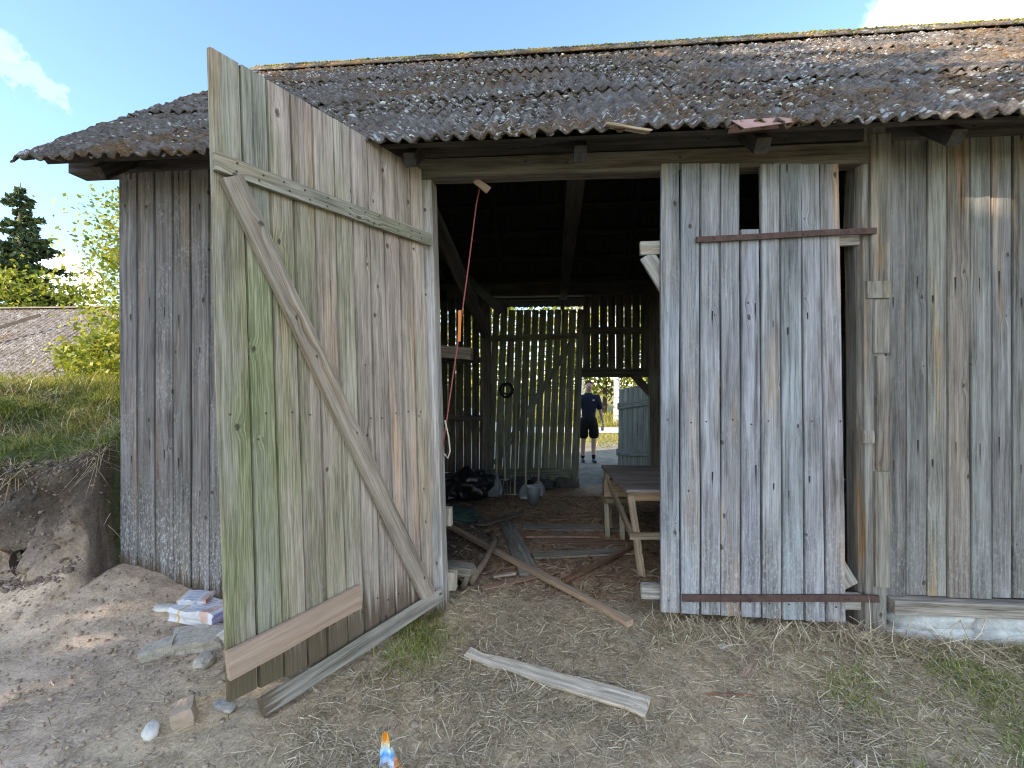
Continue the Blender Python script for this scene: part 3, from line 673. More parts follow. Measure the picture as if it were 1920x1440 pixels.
# ------------------------------------------------------------------ vegetation
def leaf_quads(C, size, droop=0.0, aspect=0.62):
    C = np.asarray(C, float); N = len(C)
    a = rng.normal(size=(N, 3)); a[:, 2] -= droop; a /= np.linalg.norm(a, axis=1, keepdims=True)
    b = np.cross(a, rng.normal(size=(N, 3))); b /= np.linalg.norm(b, axis=1, keepdims=True)
    s = (size * rng.uniform(.6, 1.35, N))[:, None]
    return np.stack([C - a * s * .5, C + b * s * aspect * .5, C + a * s * .5, C - b * s * aspect * .5], 1)
def tree(name, label, cat, base, h, crown_c, crown_r, nclump, nleaf, lsize, leafmat, bark, group=None, trunk_r=0.12, spread=0.30, droop=0.3, hollow=0.25):
    base = Vector(base); t = tag(empty(name, base), label, cat, group)
    cc = base + Vector(crown_c); V, F = [], []
    top = base + Vector((crown_c[0] * .6, crown_c[1] * .6, h * .93))
    tp = [base + Vector((0, 0, -.3))] + [base.lerp(top, f) + Vector((random.uniform(-.06, .06), random.uniform(-.06, .06), 0)) * h * .12 * (f < 1) for f in (.15, .35, .55, .78, 1)]
    tube_data(tp, [trunk_r * k for k in (1.3, 1, .85, .65, .4, .08)], 8, V, F)
    clumps = []
    while len(clumps) < nclump:
        u = rng.normal(size=3); u /= np.linalg.norm(u); r = rng.uniform(hollow, 1) ** .55
        p = Vector((u[0] * crown_r[0] * r, u[1] * crown_r[1] * r, u[2] * crown_r[2] * r)) + cc
        if p.z > base.z + .2: clumps.append(p)
    for p in clumps[::max(1, len(clumps) // 26)]:
        f = min(.95, max(.12, (p.z - base.z) / h * .75)); a = base.lerp(top, f)
        tube_data([a, a.lerp(p, .5) + Vector((0, 0, .05 * h * .3)), p], [trunk_r * .32, trunk_r * .2, trunk_r * .05], 5, V, F, caps=False)
    link('trunk', pymesh('trunk', V, F), bark, t, smooth=True)
    L = []
    for p in clumps:
        k = rng.uniform(.5, 1.4); n = max(3, int(nleaf * k)); L.append(np.array(p) + rng.normal(size=(n, 3)) * np.array((spread, spread, spread * .7)) * k * max(crown_r) * .55)
    link('crown', quads_mesh('crown', leaf_quads(np.concatenate(L), lsize, droop)), leafmat, t)
    return t
def spruce(base, h, rad, label, nwhorl=26, group=None):
    base = Vector(base); t = tag(empty('spruce_tree', base), label, 'tree', group)
    tube('trunk', [base, base + Vector((0, 0, h * .5)), base + Vector((0, 0, h))], [rad * .09, rad * .055, .01], BARK, t)
    Q = []
    for i in range(nwhorl):
        f = i / nwhorl; z = h * (.08 + .92 * f); R_ = rad * (1 - f) ** .85 * random.uniform(.6, 1.2) + .05
        for b in range(9 if f < .8 else 6):
            a = random.uniform(0, 6.283); L = R_ * random.uniform(.6, 1.15); n = int(12 + 52 * L)
            tt = rng.uniform(.06, 1, n) ** .8; dz = -.30 * L * tt + .20 * L * tt ** 3
            lat = rng.normal(size=n) * .13 * L * (1.1 - tt)
            Q.append(np.stack([base.x + math.cos(a) * L * tt - math.sin(a) * lat, base.y + math.sin(a) * L * tt + math.cos(a) * lat, base.z + z + dz - np.abs(rng.normal(size=n)) * .06], -1))
    link('crown', quads_mesh('crown', leaf_quads(np.concatenate(Q), .26, .5, .45)), NEEDLE, t)
    return t
def blades(name, pts, length, width, mat, lean=0.5, curve=0.4, up=1.0, K=3, parent=None):
    P = np.asarray(pts, float); N = len(P); ang = rng.uniform(0, 2 * np.pi, N)
    L = length * rng.uniform(.45, 1.35, N); ln = np.abs(rng.normal(size=N)) * lean
    d = np.stack([np.cos(ang), np.sin(ang), np.zeros(N)], -1); sd_ = np.stack([-np.sin(ang), np.cos(ang), np.zeros(N)], -1)
    R_ = []
    for k in range(K):
        t = k / (K - 1); hor = L * (np.sin(ln) * t + curve * t * t * rng.uniform(.3, 1, N)); ver = L * up * (np.cos(ln) * t - curve * .55 * t * t)
        c = P + d * hor[:, None] + np.array((0, 0, 1.)) * ver[:, None]; w = width * (1 - .8 * t)
        R_.append(np.stack([c - sd_ * w, c + sd_ * w], 1))
    return link(name, strips_mesh(name, np.stack(R_, 1)), mat, parent)
def straw(name, pts, lmin, lmax, width, mat, tilt=.18, K=3):
    P = np.asarray(pts, float); N = len(P); a = rng.uniform(0, 2 * np.pi, N); L = lmin + (lmax - lmin) * rng.uniform(0, 1, N) ** 2.2
    el = rng.normal(size=N) * tilt; bend = rng.normal(size=N) * .28; Rg = []
    for k in range(K):
        t = k / (K - 1) - .5; aa = a + bend * t
        c = P + np.stack([np.cos(aa) * t * L, np.sin(aa) * t * L, np.sin(el) * t * L + .006 + np.abs(np.sin(el)) * L * .5], -1)
        s_ = np.stack([-np.sin(aa), np.cos(aa), rng.normal(size=N) * .5], -1) * (width * rng.uniform(.5, 1.3, N))[:, None]
        Rg.append(np.stack([c - s_, c + s_], 1))
    return link(name, strips_mesh(name, np.stack(Rg, 1)), mat)
def scatter(n, x0, x1, y0, y1, dens, detail=True):
    out = []
    while len(out) < n:
        x, y = random.uniform(x0, x1), random.uniform(y0, y1)
        if random.random() < dens(x, y): out.append((x, y, gz(x, y, detail)))
    return out

# trees behind the photographer: their crowns shade the yard
hx, hy = math.sin(SUN_HEAD), math.cos(SUN_HEAD)
for q, k, h, rad, lab in ((-1.9, 13.8, 11.6, 1.6, 'farthest left'), (-0.6, 12.6, 12.6, 2.2, 'tallest'), (1.2, 13.4, 10.4, 2.1, 'third'), (3.2, 12.4, 8.0, 2.0, 'lowest, rightmost')):
    bx, by = q * hy - k * hx, -q * hx - k * hy
    tree('shade_tree', lab + ' of the leafy trees behind the viewer shading the yard', 'tree', (bx, by, gz(bx, by, False)), h, (0, 0, h * .60), (rad, rad, h * .39), 170, 52, .26, LEAF_G, BARK, 'trees behind the viewer', .16, .30, .2, .05)

# left background: spruce, birch, bushes, shed
spruce((-22.4, 14.8, -0.2), 10.3, 3.6, 'dark spruce standing behind the shed roof', 34)
spruce((-25.8, 14.2, -0.2), 9.4, 3.0, 'second spruce, cut by the left picture edge')
tree('birch_tree', 'slender birch with loose light crown beside the barn corner', 'tree', (-11.5, 9.2, .9), 6.8, (0.2, 0, 3.9), (1.9, 1.6, 2.8), 150, 60, .12, LEAF_Y, BIRCH, None, .07, .20, .6)
tree('leafy_tree', 'yellow-green leafy tree in front of the spruce', 'tree', (-21.0, 14.0, .0), 6.2, (0, 0, 4.7), (2.4, 1.8, 1.5), 100, 50, .18, LEAF_Y, BARK, None, .09, .26, .3)
tree('bush', 'sunlit yellow-green bush before the shed roof', 'bush', (-7.15, 3.8, gz(-7.15, 3.8, False)), 1.1, (0, 0, .42), (.70, .6, .48), 75, 46, .075, LEAF_Y, BARK, None, .03, .30, .2)
tree('bush', 'bright bush growing against the barn corner', 'bush', (-6.0, 3.1, gz(-6.0, 3.1, False)), 1.1, (0, 0, .42), (.75, .6, .55), 75, 46, .07, LEAF_Y, BARK, None, .03, .30, .2)
shed = tag(empty('shed', (-14.5, 10.8, .3)), 'low shed with pale weathered sheet roof beyond the bank', 'shed')
def shed_build():
    a, b = Vector((-21.0, 11.6, 4.20)), Vector((-8.5, 11.0, 4.05)); ex = (b - a).normalized(); fwd = Vector((ex.y, -ex.x, 0)).normalized()
    dn = (fwd * 2.9 + Vector((0, 0, -2.35))); dl_ = dn.length; dn.normalize(); nr = ex.cross(dn); nr = nr if nr.z > 0 else -nr
    n = 12
    for side in (0, 1):
        d2 = dn if side == 0 else (-fwd * 2.9 + Vector((0, 0, -2.35))).normalized(); n2 = nr if side == 0 else Vector((-nr.x, -nr.y, nr.z))
        for i in range(n):
            for r in range(2 if side == 0 else 1):
                V, F = [], []; L0, L1 = (r * dl_ * .5 - .02, (r + 1) * dl_ * .5 + .06) if side == 0 else (0, dl_); W = (b - a).length / n
                m_ = 24; lift = .02 * r * -1 + random.uniform(0, .015)
                for j in range(5):
                    for q in range(m_ + 1):
                        u = i * W + W * 1.02 * q / m_; p = a + ex * u + d2 * (L0 + (L1 - L0) * j / 4) + n2 * (lift * .5 + .02 * math.sin(u * 2 * math.pi / .177) + .01 * mnoise.noise((u * 3, j, r)))
                        V.append(p)
                for j in range(4):
                    for q in range(m_): F.append((j * (m_ + 1) + q, j * (m_ + 1) + q + 1, (j + 1) * (m_ + 1) + q + 1, (j + 1) * (m_ + 1) + q))
                link('roof_sheet', pymesh('roof_sheet', V, F), ROOF2, shed, smooth=True)
    board('ridge_board', a + Vector((0, 0, .05)), b + Vector((0, 0, .05)), .2, .04, fwd, (.6, .55, .5), shed)
    for i in range(60):
        for sg in (1, -1):
            p = a + ex * ((i + .5) / 60 * (b - a).length) + fwd * 2.6 * sg; z1 = a.z + (b.z - a.z) * i / 60 - 2.15
            board('wall_board', (p.x, p.y, gz(p.x, p.y, False) - .3), (p.x, p.y, z1), .2, .03, ex, jit((.7, .66, .6), .1), shed, seg=1)
shed_build()
board('pole', (-18.6, 8.9, 2.45), (-15.9, 10.1, 3.75), .09, .05, (0, 0, 1), (.30, .26, .24), shed)

# meadow edge seen through the far doorway
for i, (x, y, h, r) in enumerate(((-6, 24, 8, 2.6), (-2.6, 26, 9, 2.8), (0.6, 25, 8.5, 2.4), (3.2, 27, 9.5, 2.7), (6.2, 25, 8.6, 2.6), (9.5, 26, 9, 2.8), (-10, 25, 9, 3), (13, 27, 9, 3))):
    tree('roadside_tree', ['leafy tree at the far left of the trees across the road', 'tall leafy tree across the road left of the doorway', 'leafy tree across the road behind the standing man', 'leafy tree across the road right of the standing man', 'leafy tree across the road behind the small door',
         'leafy tree across the road, second from the right end', 'outermost left leafy tree across the road', 'outermost right leafy tree across the road'][i], 'tree', (x, y, -.2), h, (0, 0, h * .5), (r * 1.1, r * .9, h * .5), 90, 34, .30, LEAF_Y, BARK, 'trees across the road', .13, .28, .3, .15)
for i, (x, y) in enumerate(((2.75, 17.6), (1.35, 19.5))):
    tree('birch_tree', ['white-stemmed birch seen through the doorway', 'farther white-stemmed birch near the standing man'][i], 'tree', (x, y, -.2), 9, (0, 0, 6.0), (1.4, 1.4, 2.6), 40, 22, .16, LEAF_Y, BIRCH, None, .13, .28, .5)
blades_pts = scatter(5000, -6, 9, 16.4, 24, lambda x, y: 1, False)
tag(blades('meadow_grass', blades_pts, .45, .02, GRASSY), 'tall meadow grass along the far side of the road', 'grass', kind='stuff')
blades_pts = scatter(4000, -5, 8, 9.5, 13.6, lambda x, y: 1, False)
tag(blades('dry_meadow_grass', blades_pts, .14, .012, GRASSY), 'short dry grass between the barn and the road', 'grass', kind='stuff')

# grass on the bank
bank = scatter(19000, -7.2, -3.27, -0.15, 1.75, lambda x, y: sm(.14, .34, y - foot_y(x) + .10 * mnoise.noise((x * 3, y * 3, 1))) * (.12 + .88 * sm(-.15, .3, mnoise.noise((x * 2.2, y * 2.2, 8)))))
tag(blades('bank_grass', bank, .20, .0036, GRASS, .9, .9), 'tangled green and dry grass growing over the earth bank', 'grass', kind='stuff')
crest = scatter(9000, -9.5, -3.3, 1.2, 4.2, lambda x, y: 1)
tag(blades('crest_grass', crest, .26, .005, GRASSY, .5, .5), 'sunlit yellow grass on top of the bank', 'grass', kind='stuff')
dry = scatter(3800, -7.2, -3.27, 0.05, 1.75, lambda x, y: sm(.12, .3, y - foot_y(x)) * sm(-.15, .35, mnoise.noise((x * 2.4, y * 2.4, 15))))
tag(blades('dry_bank_grass', dry, .24, .0034, STRAW, .9, .8), 'dry straw-coloured stalks among the grass of the bank', 'grass', kind='stuff')
fr = scatter(1300, -6.5, -3.28, -0.1, .35, lambda x, y: math.exp(-((y - foot_y(x) - .16) / .06) ** 2))
tag(blades('hanging_roots', fr, .15, .0024, STRAW, 1.9, 1.1), 'dry roots and stalks hanging from the bank edge', 'roots', kind='stuff')

# straw litter in the yard and on the barn floor
def yard(x, y):
    k = 1 - .93 * sm(-.9, -1.75, x - .25 * (y + 1) + .5 * mnoise.noise((x * 1.6, y * 1.6, 4)))
    return k * (.30 + .70 * sm(-.30, .30, mnoise.noise((x * 1.9, y * 1.9, 6)) + .5 * mnoise.noise((x * 5, y * 5, 2))))
tag(straw('straw_litter', scatter(85000, -3.2, 3.4, -1.75, .5, yard), .012, .12, .0014, STRAW, .16), 'dry straw and hay littered over the yard', 'straw', kind='stuff')
tag(straw('long_hay', scatter(700, -1.4, 3.4, -1.75, .1, yard), .15, .42, .0014, STRAW, .10, 5), 'longer pale hay stalks lying across the yard', 'straw', kind='stuff')
tag(straw('hay_by_wall', scatter(4200, .6, 3.3, -.38, -.04, lambda x, y: .25 + .75 * sm(-.4, -.1, y)), .04, .26, .0015, STRAW, .38), 'hay piled along the foot of the right wall', 'straw', kind='stuff')
tag(straw('floor_chips', scatter(11000, -1.9, 2.4, .25, 4.4, lambda x, y: .15 + .85 * sm(-1.2, -.3, x)), .03, .20, .005, CHIPS, .12), 'bark chips and wood splinters on the barn floor', 'wood chips', kind='stuff')
gr = scatter(14000, 1.1, 3.4, -1.75, -.12, lambda x, y: .06 * sm(1.1, 1.8, x) + sm(-.05, .9, mnoise.noise((x * 2.4, y * 2.4, 12)) + .42 * (x - 2.0) + .08))
tag(blades('yard_grass', gr, .075, .0024, GRASS, 1.0, .8), 'sparse green grass at the right of the yard', 'grass', kind='stuff')
gr = scatter(900, -1.15, -.45, -1.05, -.12, lambda x, y: math.exp(-((x + .80) / .16) ** 2 - ((y + .50) / .24) ** 2))
tag(blades('door_grass', gr, .075, .0026, GRASS, .7, .6), 'tuft of green grass by the open door leaf', 'grass', kind='stuff')
gr = scatter(420, -1.0, -.75, -.45, -.02, lambda x, y: 1)
tag(blades('post_grass', gr, .08, .0024, GRASSY, .8, .6), 'yellow grass at the foot of the left door post', 'grass', kind='stuff')
tag(blades('wall_stems', [(2.42, -.17, .03), (2.75, -.2, .05), (2.95, -.25, .05), (2.2, -.14, .02), (1.95, -.2, .02), (1.98, -.22, .02), (3.1, -.2, .05)], .42, .003, STRAW, .5, .35, K=5), 'tall dry grass stems leaning by the right wall', 'grass stems', kind='stuff')
# small clods and pebbles
cl = [(x, y, z + .004) for x, y, z in scatter(1900, -4.2, 3.3, -1.75, .0, lambda x, y: .25 + .75 * sm(-1.2, -2.2, x))]
o = lumps('clods', cl, [random.uniform(.003, .013) * (1 + (random.random() < .05)) for _ in cl], simple('clod_earth', (.43, .335, .255), .95, var=.45, scale=30), None, .7)
tag(o, 'small clods and pebbles scattered over the bare earth', 'pebbles', kind='stuff')
cl = [(p[0] + random.uniform(-.01, .01), p[1] - .004, p[2] + random.uniform(-.02, .02)) for p in random.sample(BANK, min(len(BANK), 2000)) if mnoise.noise((p[0] * 5, p[2] * 6, 1)) > -.15]
o = lumps('bank_clods', cl, [random.uniform(.003, .013) * (1 + 1.2 * (random.random() < .06)) for _ in cl], simple('bank_earth', (.24, .188, .15), .95, var=.5, scale=20), None, .9)
tag(o, 'clods of dark soil in the face of the earth bank', 'soil', kind='stuff')

# ------------------------------------------------------------------ things in the yard
def G2(x, y, dz=0.0): return Vector((x, y, gz(x, y) + dz))
# slab of wood with bark edge
o = board('slab_plank', G2(-.50, -.57, .022), G2(.455, -.955, .026), .066, .026, (.37, .93, .12), (1.85, 1.68, 1.40), fresh=.35, warm=.8, white=.6, seg=11, wob=.011, cham=.012, taper=1.9)
tag(o, 'pale rough slab of wood lying on the straw', 'plank')
# pole from the doorway
o = board('pole', Vector((-1.25, 2.05, .0)), G2(.50, -.15, .035), .055, .04, (.7, .5, 0), (1.35, 1.02, .76), seg=6, wob=.006, fresh=.7)
tag(o, 'long brown pole lying out through the doorway', 'pole')
# carton
def carton():
    t = tag(empty('carton', (-2.30, -.42, gz(-2.3, -.42))), 'crushed white carton lying on rubble beside the door leaf', 'carton')
    m, g, b = material('printed_card', .6, .3); p = g.n('ShaderNodeTexCoord', out='Object'); X_, Y_, Z_ = g.xyz(p); n = g.noise(p, 14, 3)
    band = lambda v, a, b: g.m('MULTIPLY', g.m('GREATER_THAN', v, a), g.m('LESS_THAN', v, b))
    c = g.mix(g.m('MULTIPLY', band(X_, .055, .125), g.step(n, .45, .55)), (.70, .70, .74), (.66, .45, .40)); c = g.mix(g.m('MULTIPLY', band(X_, -.092, -.078), band(Y_, -.2, .02)), c, (.72, .48, .16)); c = g.mix(g.m('MULTIPLY', band(X_, -.045, .035), g.m('GREATER_THAN', g.m('SINE', g.m('MULTIPLY', Y_, 260.0)), .55)), c, (.42, .42, .58)); c = g.mix(g.m('GREATER_THAN', X_, .160), c, (.42, .40, .62)); c = g.mix(g.step(g.noise(p, 25, 4), .5, .75, 0, .5), c, (.45, .38, .30))
    g.set(b.inputs['Base Color'], c)
    def crush(name, c0, dims, rz, seed, open_=False):
        bm = bmesh.new(); bmesh.ops.create_cube(bm, size=1); bmesh.ops.subdivide_edges(bm, edges=bm.edges[:], cuts=4, use_grid_fill=True)
        for v in bm.verts:
            k = mnoise.noise(v.co * 2.2 + Vector((seed, 0, 0))); v.co.z *= 1 + .5 * k; v.co = Vector((v.co.x * dims[0], v.co.y * dims[1], v.co.z * dims[2])) + Vector((k, k, 0)) * .022
        me = bpy.data.meshes.new(name); bm.to_mesh(me); bm.free()
        return link(name, me, m, t, Matrix.Translation(c0) @ Matrix.Rotation(rz, 4, 'Z') @ Matrix.Rotation(.06, 4, 'Y'))
    z = gz(-2.3, -.42)
    crush('body', (-2.27, -.40, z + .105), (.34, .20, .085), -.12, 2)
    crush('flap', (-2.37, -.34, z + .165), (.17, .15, .03), .25, 5)
    crush('side_flap', (-2.07, -.30, z + .125), (.10, .26, .07), .35, 8)
carton()
link('concrete_chunk', block_mesh((.145, .095, .042), 4, .12), CONC, None, Matrix.Translation((-2.16, -.60, gz(-2.17, -.60) + .035)) @ Matrix.Rotation(.35, 4, 'Z') @ Matrix.Rotation(.12, 4, 'X'))
tag(bpy.data.objects['concrete_chunk'], 'flat chunk of broken concrete under the white carton', 'concrete')
for nm, lab, cat, x, y, d, sd_, mt, fl_ in (
    ('rubble_stone', 'rough grey rubble at the left of the concrete chunk', 'stone', -2.30, -.72, (.11, .075, .045), 6, CONC, .45),
    ('rubble_stone', 'small pale rubble stone half covered with straw', 'stone', -1.98, -.77, (.065, .05, .035), 7, CONC, .2),
    ('rubble_stone', 'pale rubble block between carton and door leaf', 'stone', -2.03, -.52, (.06, .10, .06), 15, WHITE, .4),
    ('rubble_stone', 'crumbled white mortar left of the wall foot', 'stone', -2.62, -.30, (.10, .05, .018), 9, WHITE, .1),
    ('brick_stone', 'tan blocky stone standing on bare earth', 'stone', -1.745, -1.20, (.058, .075, .058), 11, TAN, .55),
    ('white_stone', 'smooth white stone lying nearest the viewer', 'stone', -1.83, -1.29, (.058, .032, .030), 12, WHITE, .1),
    ('flat_stone', 'flat grey stone beside the tan blocky stone', 'stone', -1.62, -1.09, (.065, .035, .022), 13, STONE, .2),
    ('pale_stone', 'small pale stone before the closed door leaf', 'stone', 1.02, -.33, (.028, .024, .018), 14, CONC, .2)):
    o = rock(nm, (x, y, gz(x, y) + d[2] * .55), d, sd_, mt, flat=fl_, amp=.2, rz=sd_ * .7, smooth=fl_ < .15, sub=3) if fl_ < .4 else link(nm, block_mesh(tuple(q * .78 for q in d), sd_, .10), mt, None, Matrix.Translation((x, y, gz(x, y) + d[2] * .7)) @ Matrix.Rotation(.6, 4, 'Z') @ Matrix.Rotation(-.2, 4, 'Y'))
    tag(o, lab, cat, 'stones beside the door leaf' if nm == 'rubble_stone' else None)
# candy wrapper standing in the straw
def wrapper():
    m, g, b = material('printed_foil', .35, .5); p = g.n('ShaderNodeTexCoord', out='Object'); x_, y_, z_ = g.xyz(p); n = g.noise(p, 30, 3)
    c = g.ramp(g.m('ADD', g.m('MULTIPLY', z_, 7.0), g.m('MULTIPLY', n, .25)), [(.10, (.62, .60, .78)), (.36, (.55, .70, .85)), (.50, (.12, .40, .80)), (.62, (.55, .78, .9)), (.80, (.92, .70, .35)), (.92, (.90, .42, .05))])
    c = g.mix(g.step(x_, .005, .025), c, g.mix(g.step(z_, .055, .035), (.42, .42, .44), (.90, .30, .06))); g.set(b.inputs['Base Color'], c)
    V, F = [], []
    for j in range(9):
        for i in range(9):
            t, s = j / 8, i / 8; w = .10 * (1 - .55 * t * (1 if s < .5 else 1.4)) ; z = .135 * t * (1 if s < .55 else .62)
            V.append(((s - .5) * w + .004 * random.uniform(-1, 1) - .012 * t, .025 * math.sin(s * 7) * (1 - .3 * t) + random.uniform(-.004, .004), z))
    for j in range(8):
        for i in range(8): F.append((j * 9 + i, j * 9 + i + 1, (j + 1) * 9 + i + 1, (j + 1) * 9 + i))
    x0, y0 = -.675, -1.385
    o = link('wrapper', pymesh('wrapper', V, F), m, None, Matrix.Translation(G2(x0, y0, -.005)) @ Matrix.Rotation(.25, 4, 'Z') @ Matrix.Rotation(-.35, 4, 'X') @ Matrix.Scale(1.0, 4))
    o.modifiers.new('thick', 'SOLIDIFY').thickness = .001; tag(o, 'crumpled blue, white and orange sweet wrapper in the straw', 'wrapper')
wrapper()
o = board('orange_stick', G2(.78, -.80, .012), G2(1.02, -.78, .010), .010, .008, (0, 1, 0), (1.25, .70, .48), seg=2); tag(o, 'thin orange-brown stick lying on the straw', 'stick')
o = board('bark_piece', G2(1.05, -.62, .012), G2(1.22, -.36, .018), .07, .012, (1, 0, 0), (.95, .70, .50), seg=4, wob=.016, taper=.6); tag(o, 'brown strip of bark before the closed door leaf', 'bark')

# ------------------------------------------------------------------ inside the barn
def plank(label, a, b, w, t, tint, za=0.0, zb=0.0, **kw):
    a = Vector((a[0], a[1], gz(*a) + t / 2 + .012 + za)); b = Vector((b[0], b[1], gz(*b) + t / 2 + .012 + zb)); d = b - a
    o = board('plank', a, b, w, t, (-d.y, d.x, 0), tint, **kw); return tag(o, label, 'plank', 'planks on the barn floor')
plank('grey plank lying lengthways inside the doorway', (-.57, 2.45), (-.20, .70), .17, .025, (.95, .88, .74))
plank('farthest grey-brown board across the barn floor', (-.36, 2.28), (.95, 2.36), .17, .022, (.88, .80, .66))
plank('narrow orange-brown board across the barn floor', (-.30, 1.92), (.50, 1.96), .08, .022, (1.35, .88, .62))
plank('wide pale board near the table leg', (-.20, 1.22), (.80, 1.44), .16, .022, (1.0, .92, .74))
plank('dark reddish lath slanting towards the table', (.10, .58), (.80, 1.50), .05, .03, (.95, .55, .36), .0, .03)
plank('reddish board under the other boards', (-.1, 1.70), (.9, 1.74), .20, .018, (1.05, .66, .45))
plank('worn brown board by the left inner wall', (-.86, 2.2), (-.45, 3.0), .12, .022, (.62, .52, .42), .03, .0)
plank('reddish offcut near the threshold', (-.55, .35), (.05, .80), .06, .02, (1.1, .72, .5))
plank('pale short stick by the threshold', (-.50, .62), (-.32, .70), .03, .02, (1.5, 1.3, 1.0))
plank('thin brown lath at the back of the floor', (-.05, 2.75), (.75, 2.95), .10, .02, (.9, .62, .42))
o = tube('branch', [(-.66, .44, .02), (-.60, .80, .05), (-.56, 1.2, .09), (-.63, 1.5, .06), (-.72, 1.8, -.03)], [.030, .028, .024, .02, .014], simple('brown_branch', (.27, .19, .13), .9)); tag(o, 'crooked brown branch lying under the long pole', 'branch')
o = board('timber_offcut', (-.86, .36, .16), (-.62, .30, .165), .12, .07, (0, 1, 0), (.9, .82, .7), ragged=.02, seg=2); tag(o, 'splintered timber end beside the left post', 'timber')
o = tube('fence_stake', [(-.83, .62, -.05), (-.70, .34, .02), (-.655, .26, .13)], [.03, .028, .02], simple('stake_wood', (.18, .15, .12), .9)); tag(o, 'dark stake leaning beside the left post', 'stake')

# workbench table
def table():
    t = tag(empty('table', (1.25, 1.55, gz(1.25, 1.55))), 'wooden work table behind the closed door leaf', 'table')
    zt = .645; e = Vector((-.098, 1.266, 0)); f = Vector((1.25, .097, 0)); c0 = Vector((.647, .973, zt))
    for i in range(7):
        s = (i + .5) / 7; p = c0 + e * s
        board('top_board', p, p + f, e.length / 7 - .003, .035, e, jit((.86, .76, .74), .1), t, wob=.001)
    board('apron', c0 + e * .04 + Vector((.02, 0, -.055)), c0 + e * .04 + f * .98 + Vector((0, 0, -.055)), .075, .03, (0, 0, 1), (1.15, .82, .52), t)
    for s, dy in ((.05, -.22), (.92, .22)):
        for q, dx in ((.04, .06), (.94, -.06)):
            p = c0 + e * s + f * q; ft = Vector((p.x + dx, p.y + dy, 0)); ft.z = gz(ft.x, ft.y) - .01
            board('leg', ft, p + Vector((0, 0, -.04)), .062, .05, (1, 0, 0), (1.22, 1.02, .78), t, seg=2)
        yy = (c0 + e * s).y + dy * .55; xx_ = (c0 + e * s).x
        board('stretcher', (xx_ + .02, yy - .01, .28), (xx_ + 1.2, yy + .08, .28), .06, .03, (0, 0, 1), (1.15, .98, .76), t)
    p = c0 + e * .05; q = c0 + e * .92
    board('side_brace', (p.x + .03, p.y - .10, .30), (q.x + .03, q.y - .3, .55), .06, .03, (0, 0, 1), (1.0, .84, .62), t)
table()
def bench():
    t = tag(empty('bench', (.78, 2.15, gz(.78, 2.15))), 'low rough bench standing behind the work table', 'bench')
    z0 = gz(.7, 2.1); zt = .30
    board('seat', (.56, 2.16, zt), (1.7, 2.3, zt), .28, .05, (0, 1, 0), (.78, .70, .50), t)
    for x, y in ((.60, 2.04), (.74, 1.86), (1.5, 2.2), (1.6, 2.4)): board('leg', (x, y, z0 - .02), (x - .01, y + .06, zt - .02), .055, .05, (1, 0, 0), (1.05, .95, .74), t)
bench()
def box():
    t = tag(empty('wooden_box', (.68, 2.2, .325)), 'small brown box on the low bench', 'box')
    for i, (a, b) in enumerate((((.58, 2.10), (.82, 2.12)), ((.58, 2.30), (.82, 2.32)), ((.58, 2.10), (.58, 2.31)), ((.82, 2.12), (.82, 2.32)))):
        board('side', (a[0], a[1], .42), (b[0], b[1], .42), .18, .015, (0, 0, 1), (1.1, .85, .6), t, seg=1)
    board('base', (.57, 2.21, .333), (.83, 2.22, .333), .2, .012, (0, 1, 0), (1.0, .8, .6), t, seg=1)
box()
# bucket
def bucket():
    x, y = -.295, 3.75; t = tag(empty('bucket', (x, y, gz(x, y))), 'shiny galvanised bucket standing by the shovels', 'bucket')
    M = Matrix.Translation((x, y, gz(x, y)))
    lathe('body', [(.0, .004), (.075, .004), (.08, 0), (.098, .255), (.103, .26), (.103, .268), (.094, .264), (.076, .012), (0, .012)], ZINC, M, t)
    tube('handle', [(x + .1 * math.cos(a), y - .02 + .02 * math.sin(a), gz(x, y) + .25 - .085 * math.sin(a)) for a in np.linspace(0, math.pi, 9)], .004, STEEL, t, n=5)
bucket()
# long-handled tools leaning on the far door leaf
def tool(label, foot, top, kind):
    f = Vector((foot[0], foot[1], gz(*foot) + .02)); e = Vector(top); d = (e - f).normalized()
    t = tag(empty({'shovel': 'shovel', 'rake': 'rake', 'fork': 'pitchfork'}[kind], f), label, kind, 'tools leaning on the far door')
    tube('handle', [f + d * .22, f.lerp(e, .5), e], .016, HANDLE, t, n=7)
    xh = Vector((1, 0, 0))
    if kind == 'shovel':
        V, F = [], []
        for j in range(6):
            w = (.03, .075, .105, .11, .10, .085)[j]
            for i in range(5):
                s = (i / 4 - .5) * 2; V.append(f + d * (.26 - .052 * j) + xh * w * s + Vector((0, -.02 * (1 - s * s) * -1, 0)))
        for j in range(5):
            for i in range(4): F.append((j * 5 + i, j * 5 + i + 1, j * 5 + i + 6, j * 5 + i + 5))
        o = link('blade', pymesh('blade', V, F), STEEL, t, smooth=True); o.modifiers.new('thick', 'SOLIDIFY').thickness = .003
    elif kind == 'fork':
        tube('crossbar', [f + d * .24 - xh * .08, f + d * .24 + xh * .08], .008, STEEL, t, n=6)
        for s in (-.08, -.027, .027, .08): tube('tine', [f + d * .24 + xh * s, f + d * .1 + xh * s + Vector((0, -.02, 0)), f + xh * s], [.006, .005, .002], STEEL, t, n=5)
    else:
        tube('head', [f + d * .02 - xh * .17, f + d * .02 + xh * .17], .013, HANDLE, t, n=6)
        tube('socket', [f + d * .0, f + d * .25], .018, HANDLE, t, n=6)
        for s in np.linspace(-.16, .16, 9): tube('tooth', [f + d * .02 + xh * s, f + d * .0 + xh * s + Vector((0, -.06, -.01))], .004, HANDLE, t, n=4)
tool('leftmost shovel leaning on the far door beside the post', (-.93, 4.35), (-1.0, 5.12, .95), 'shovel')
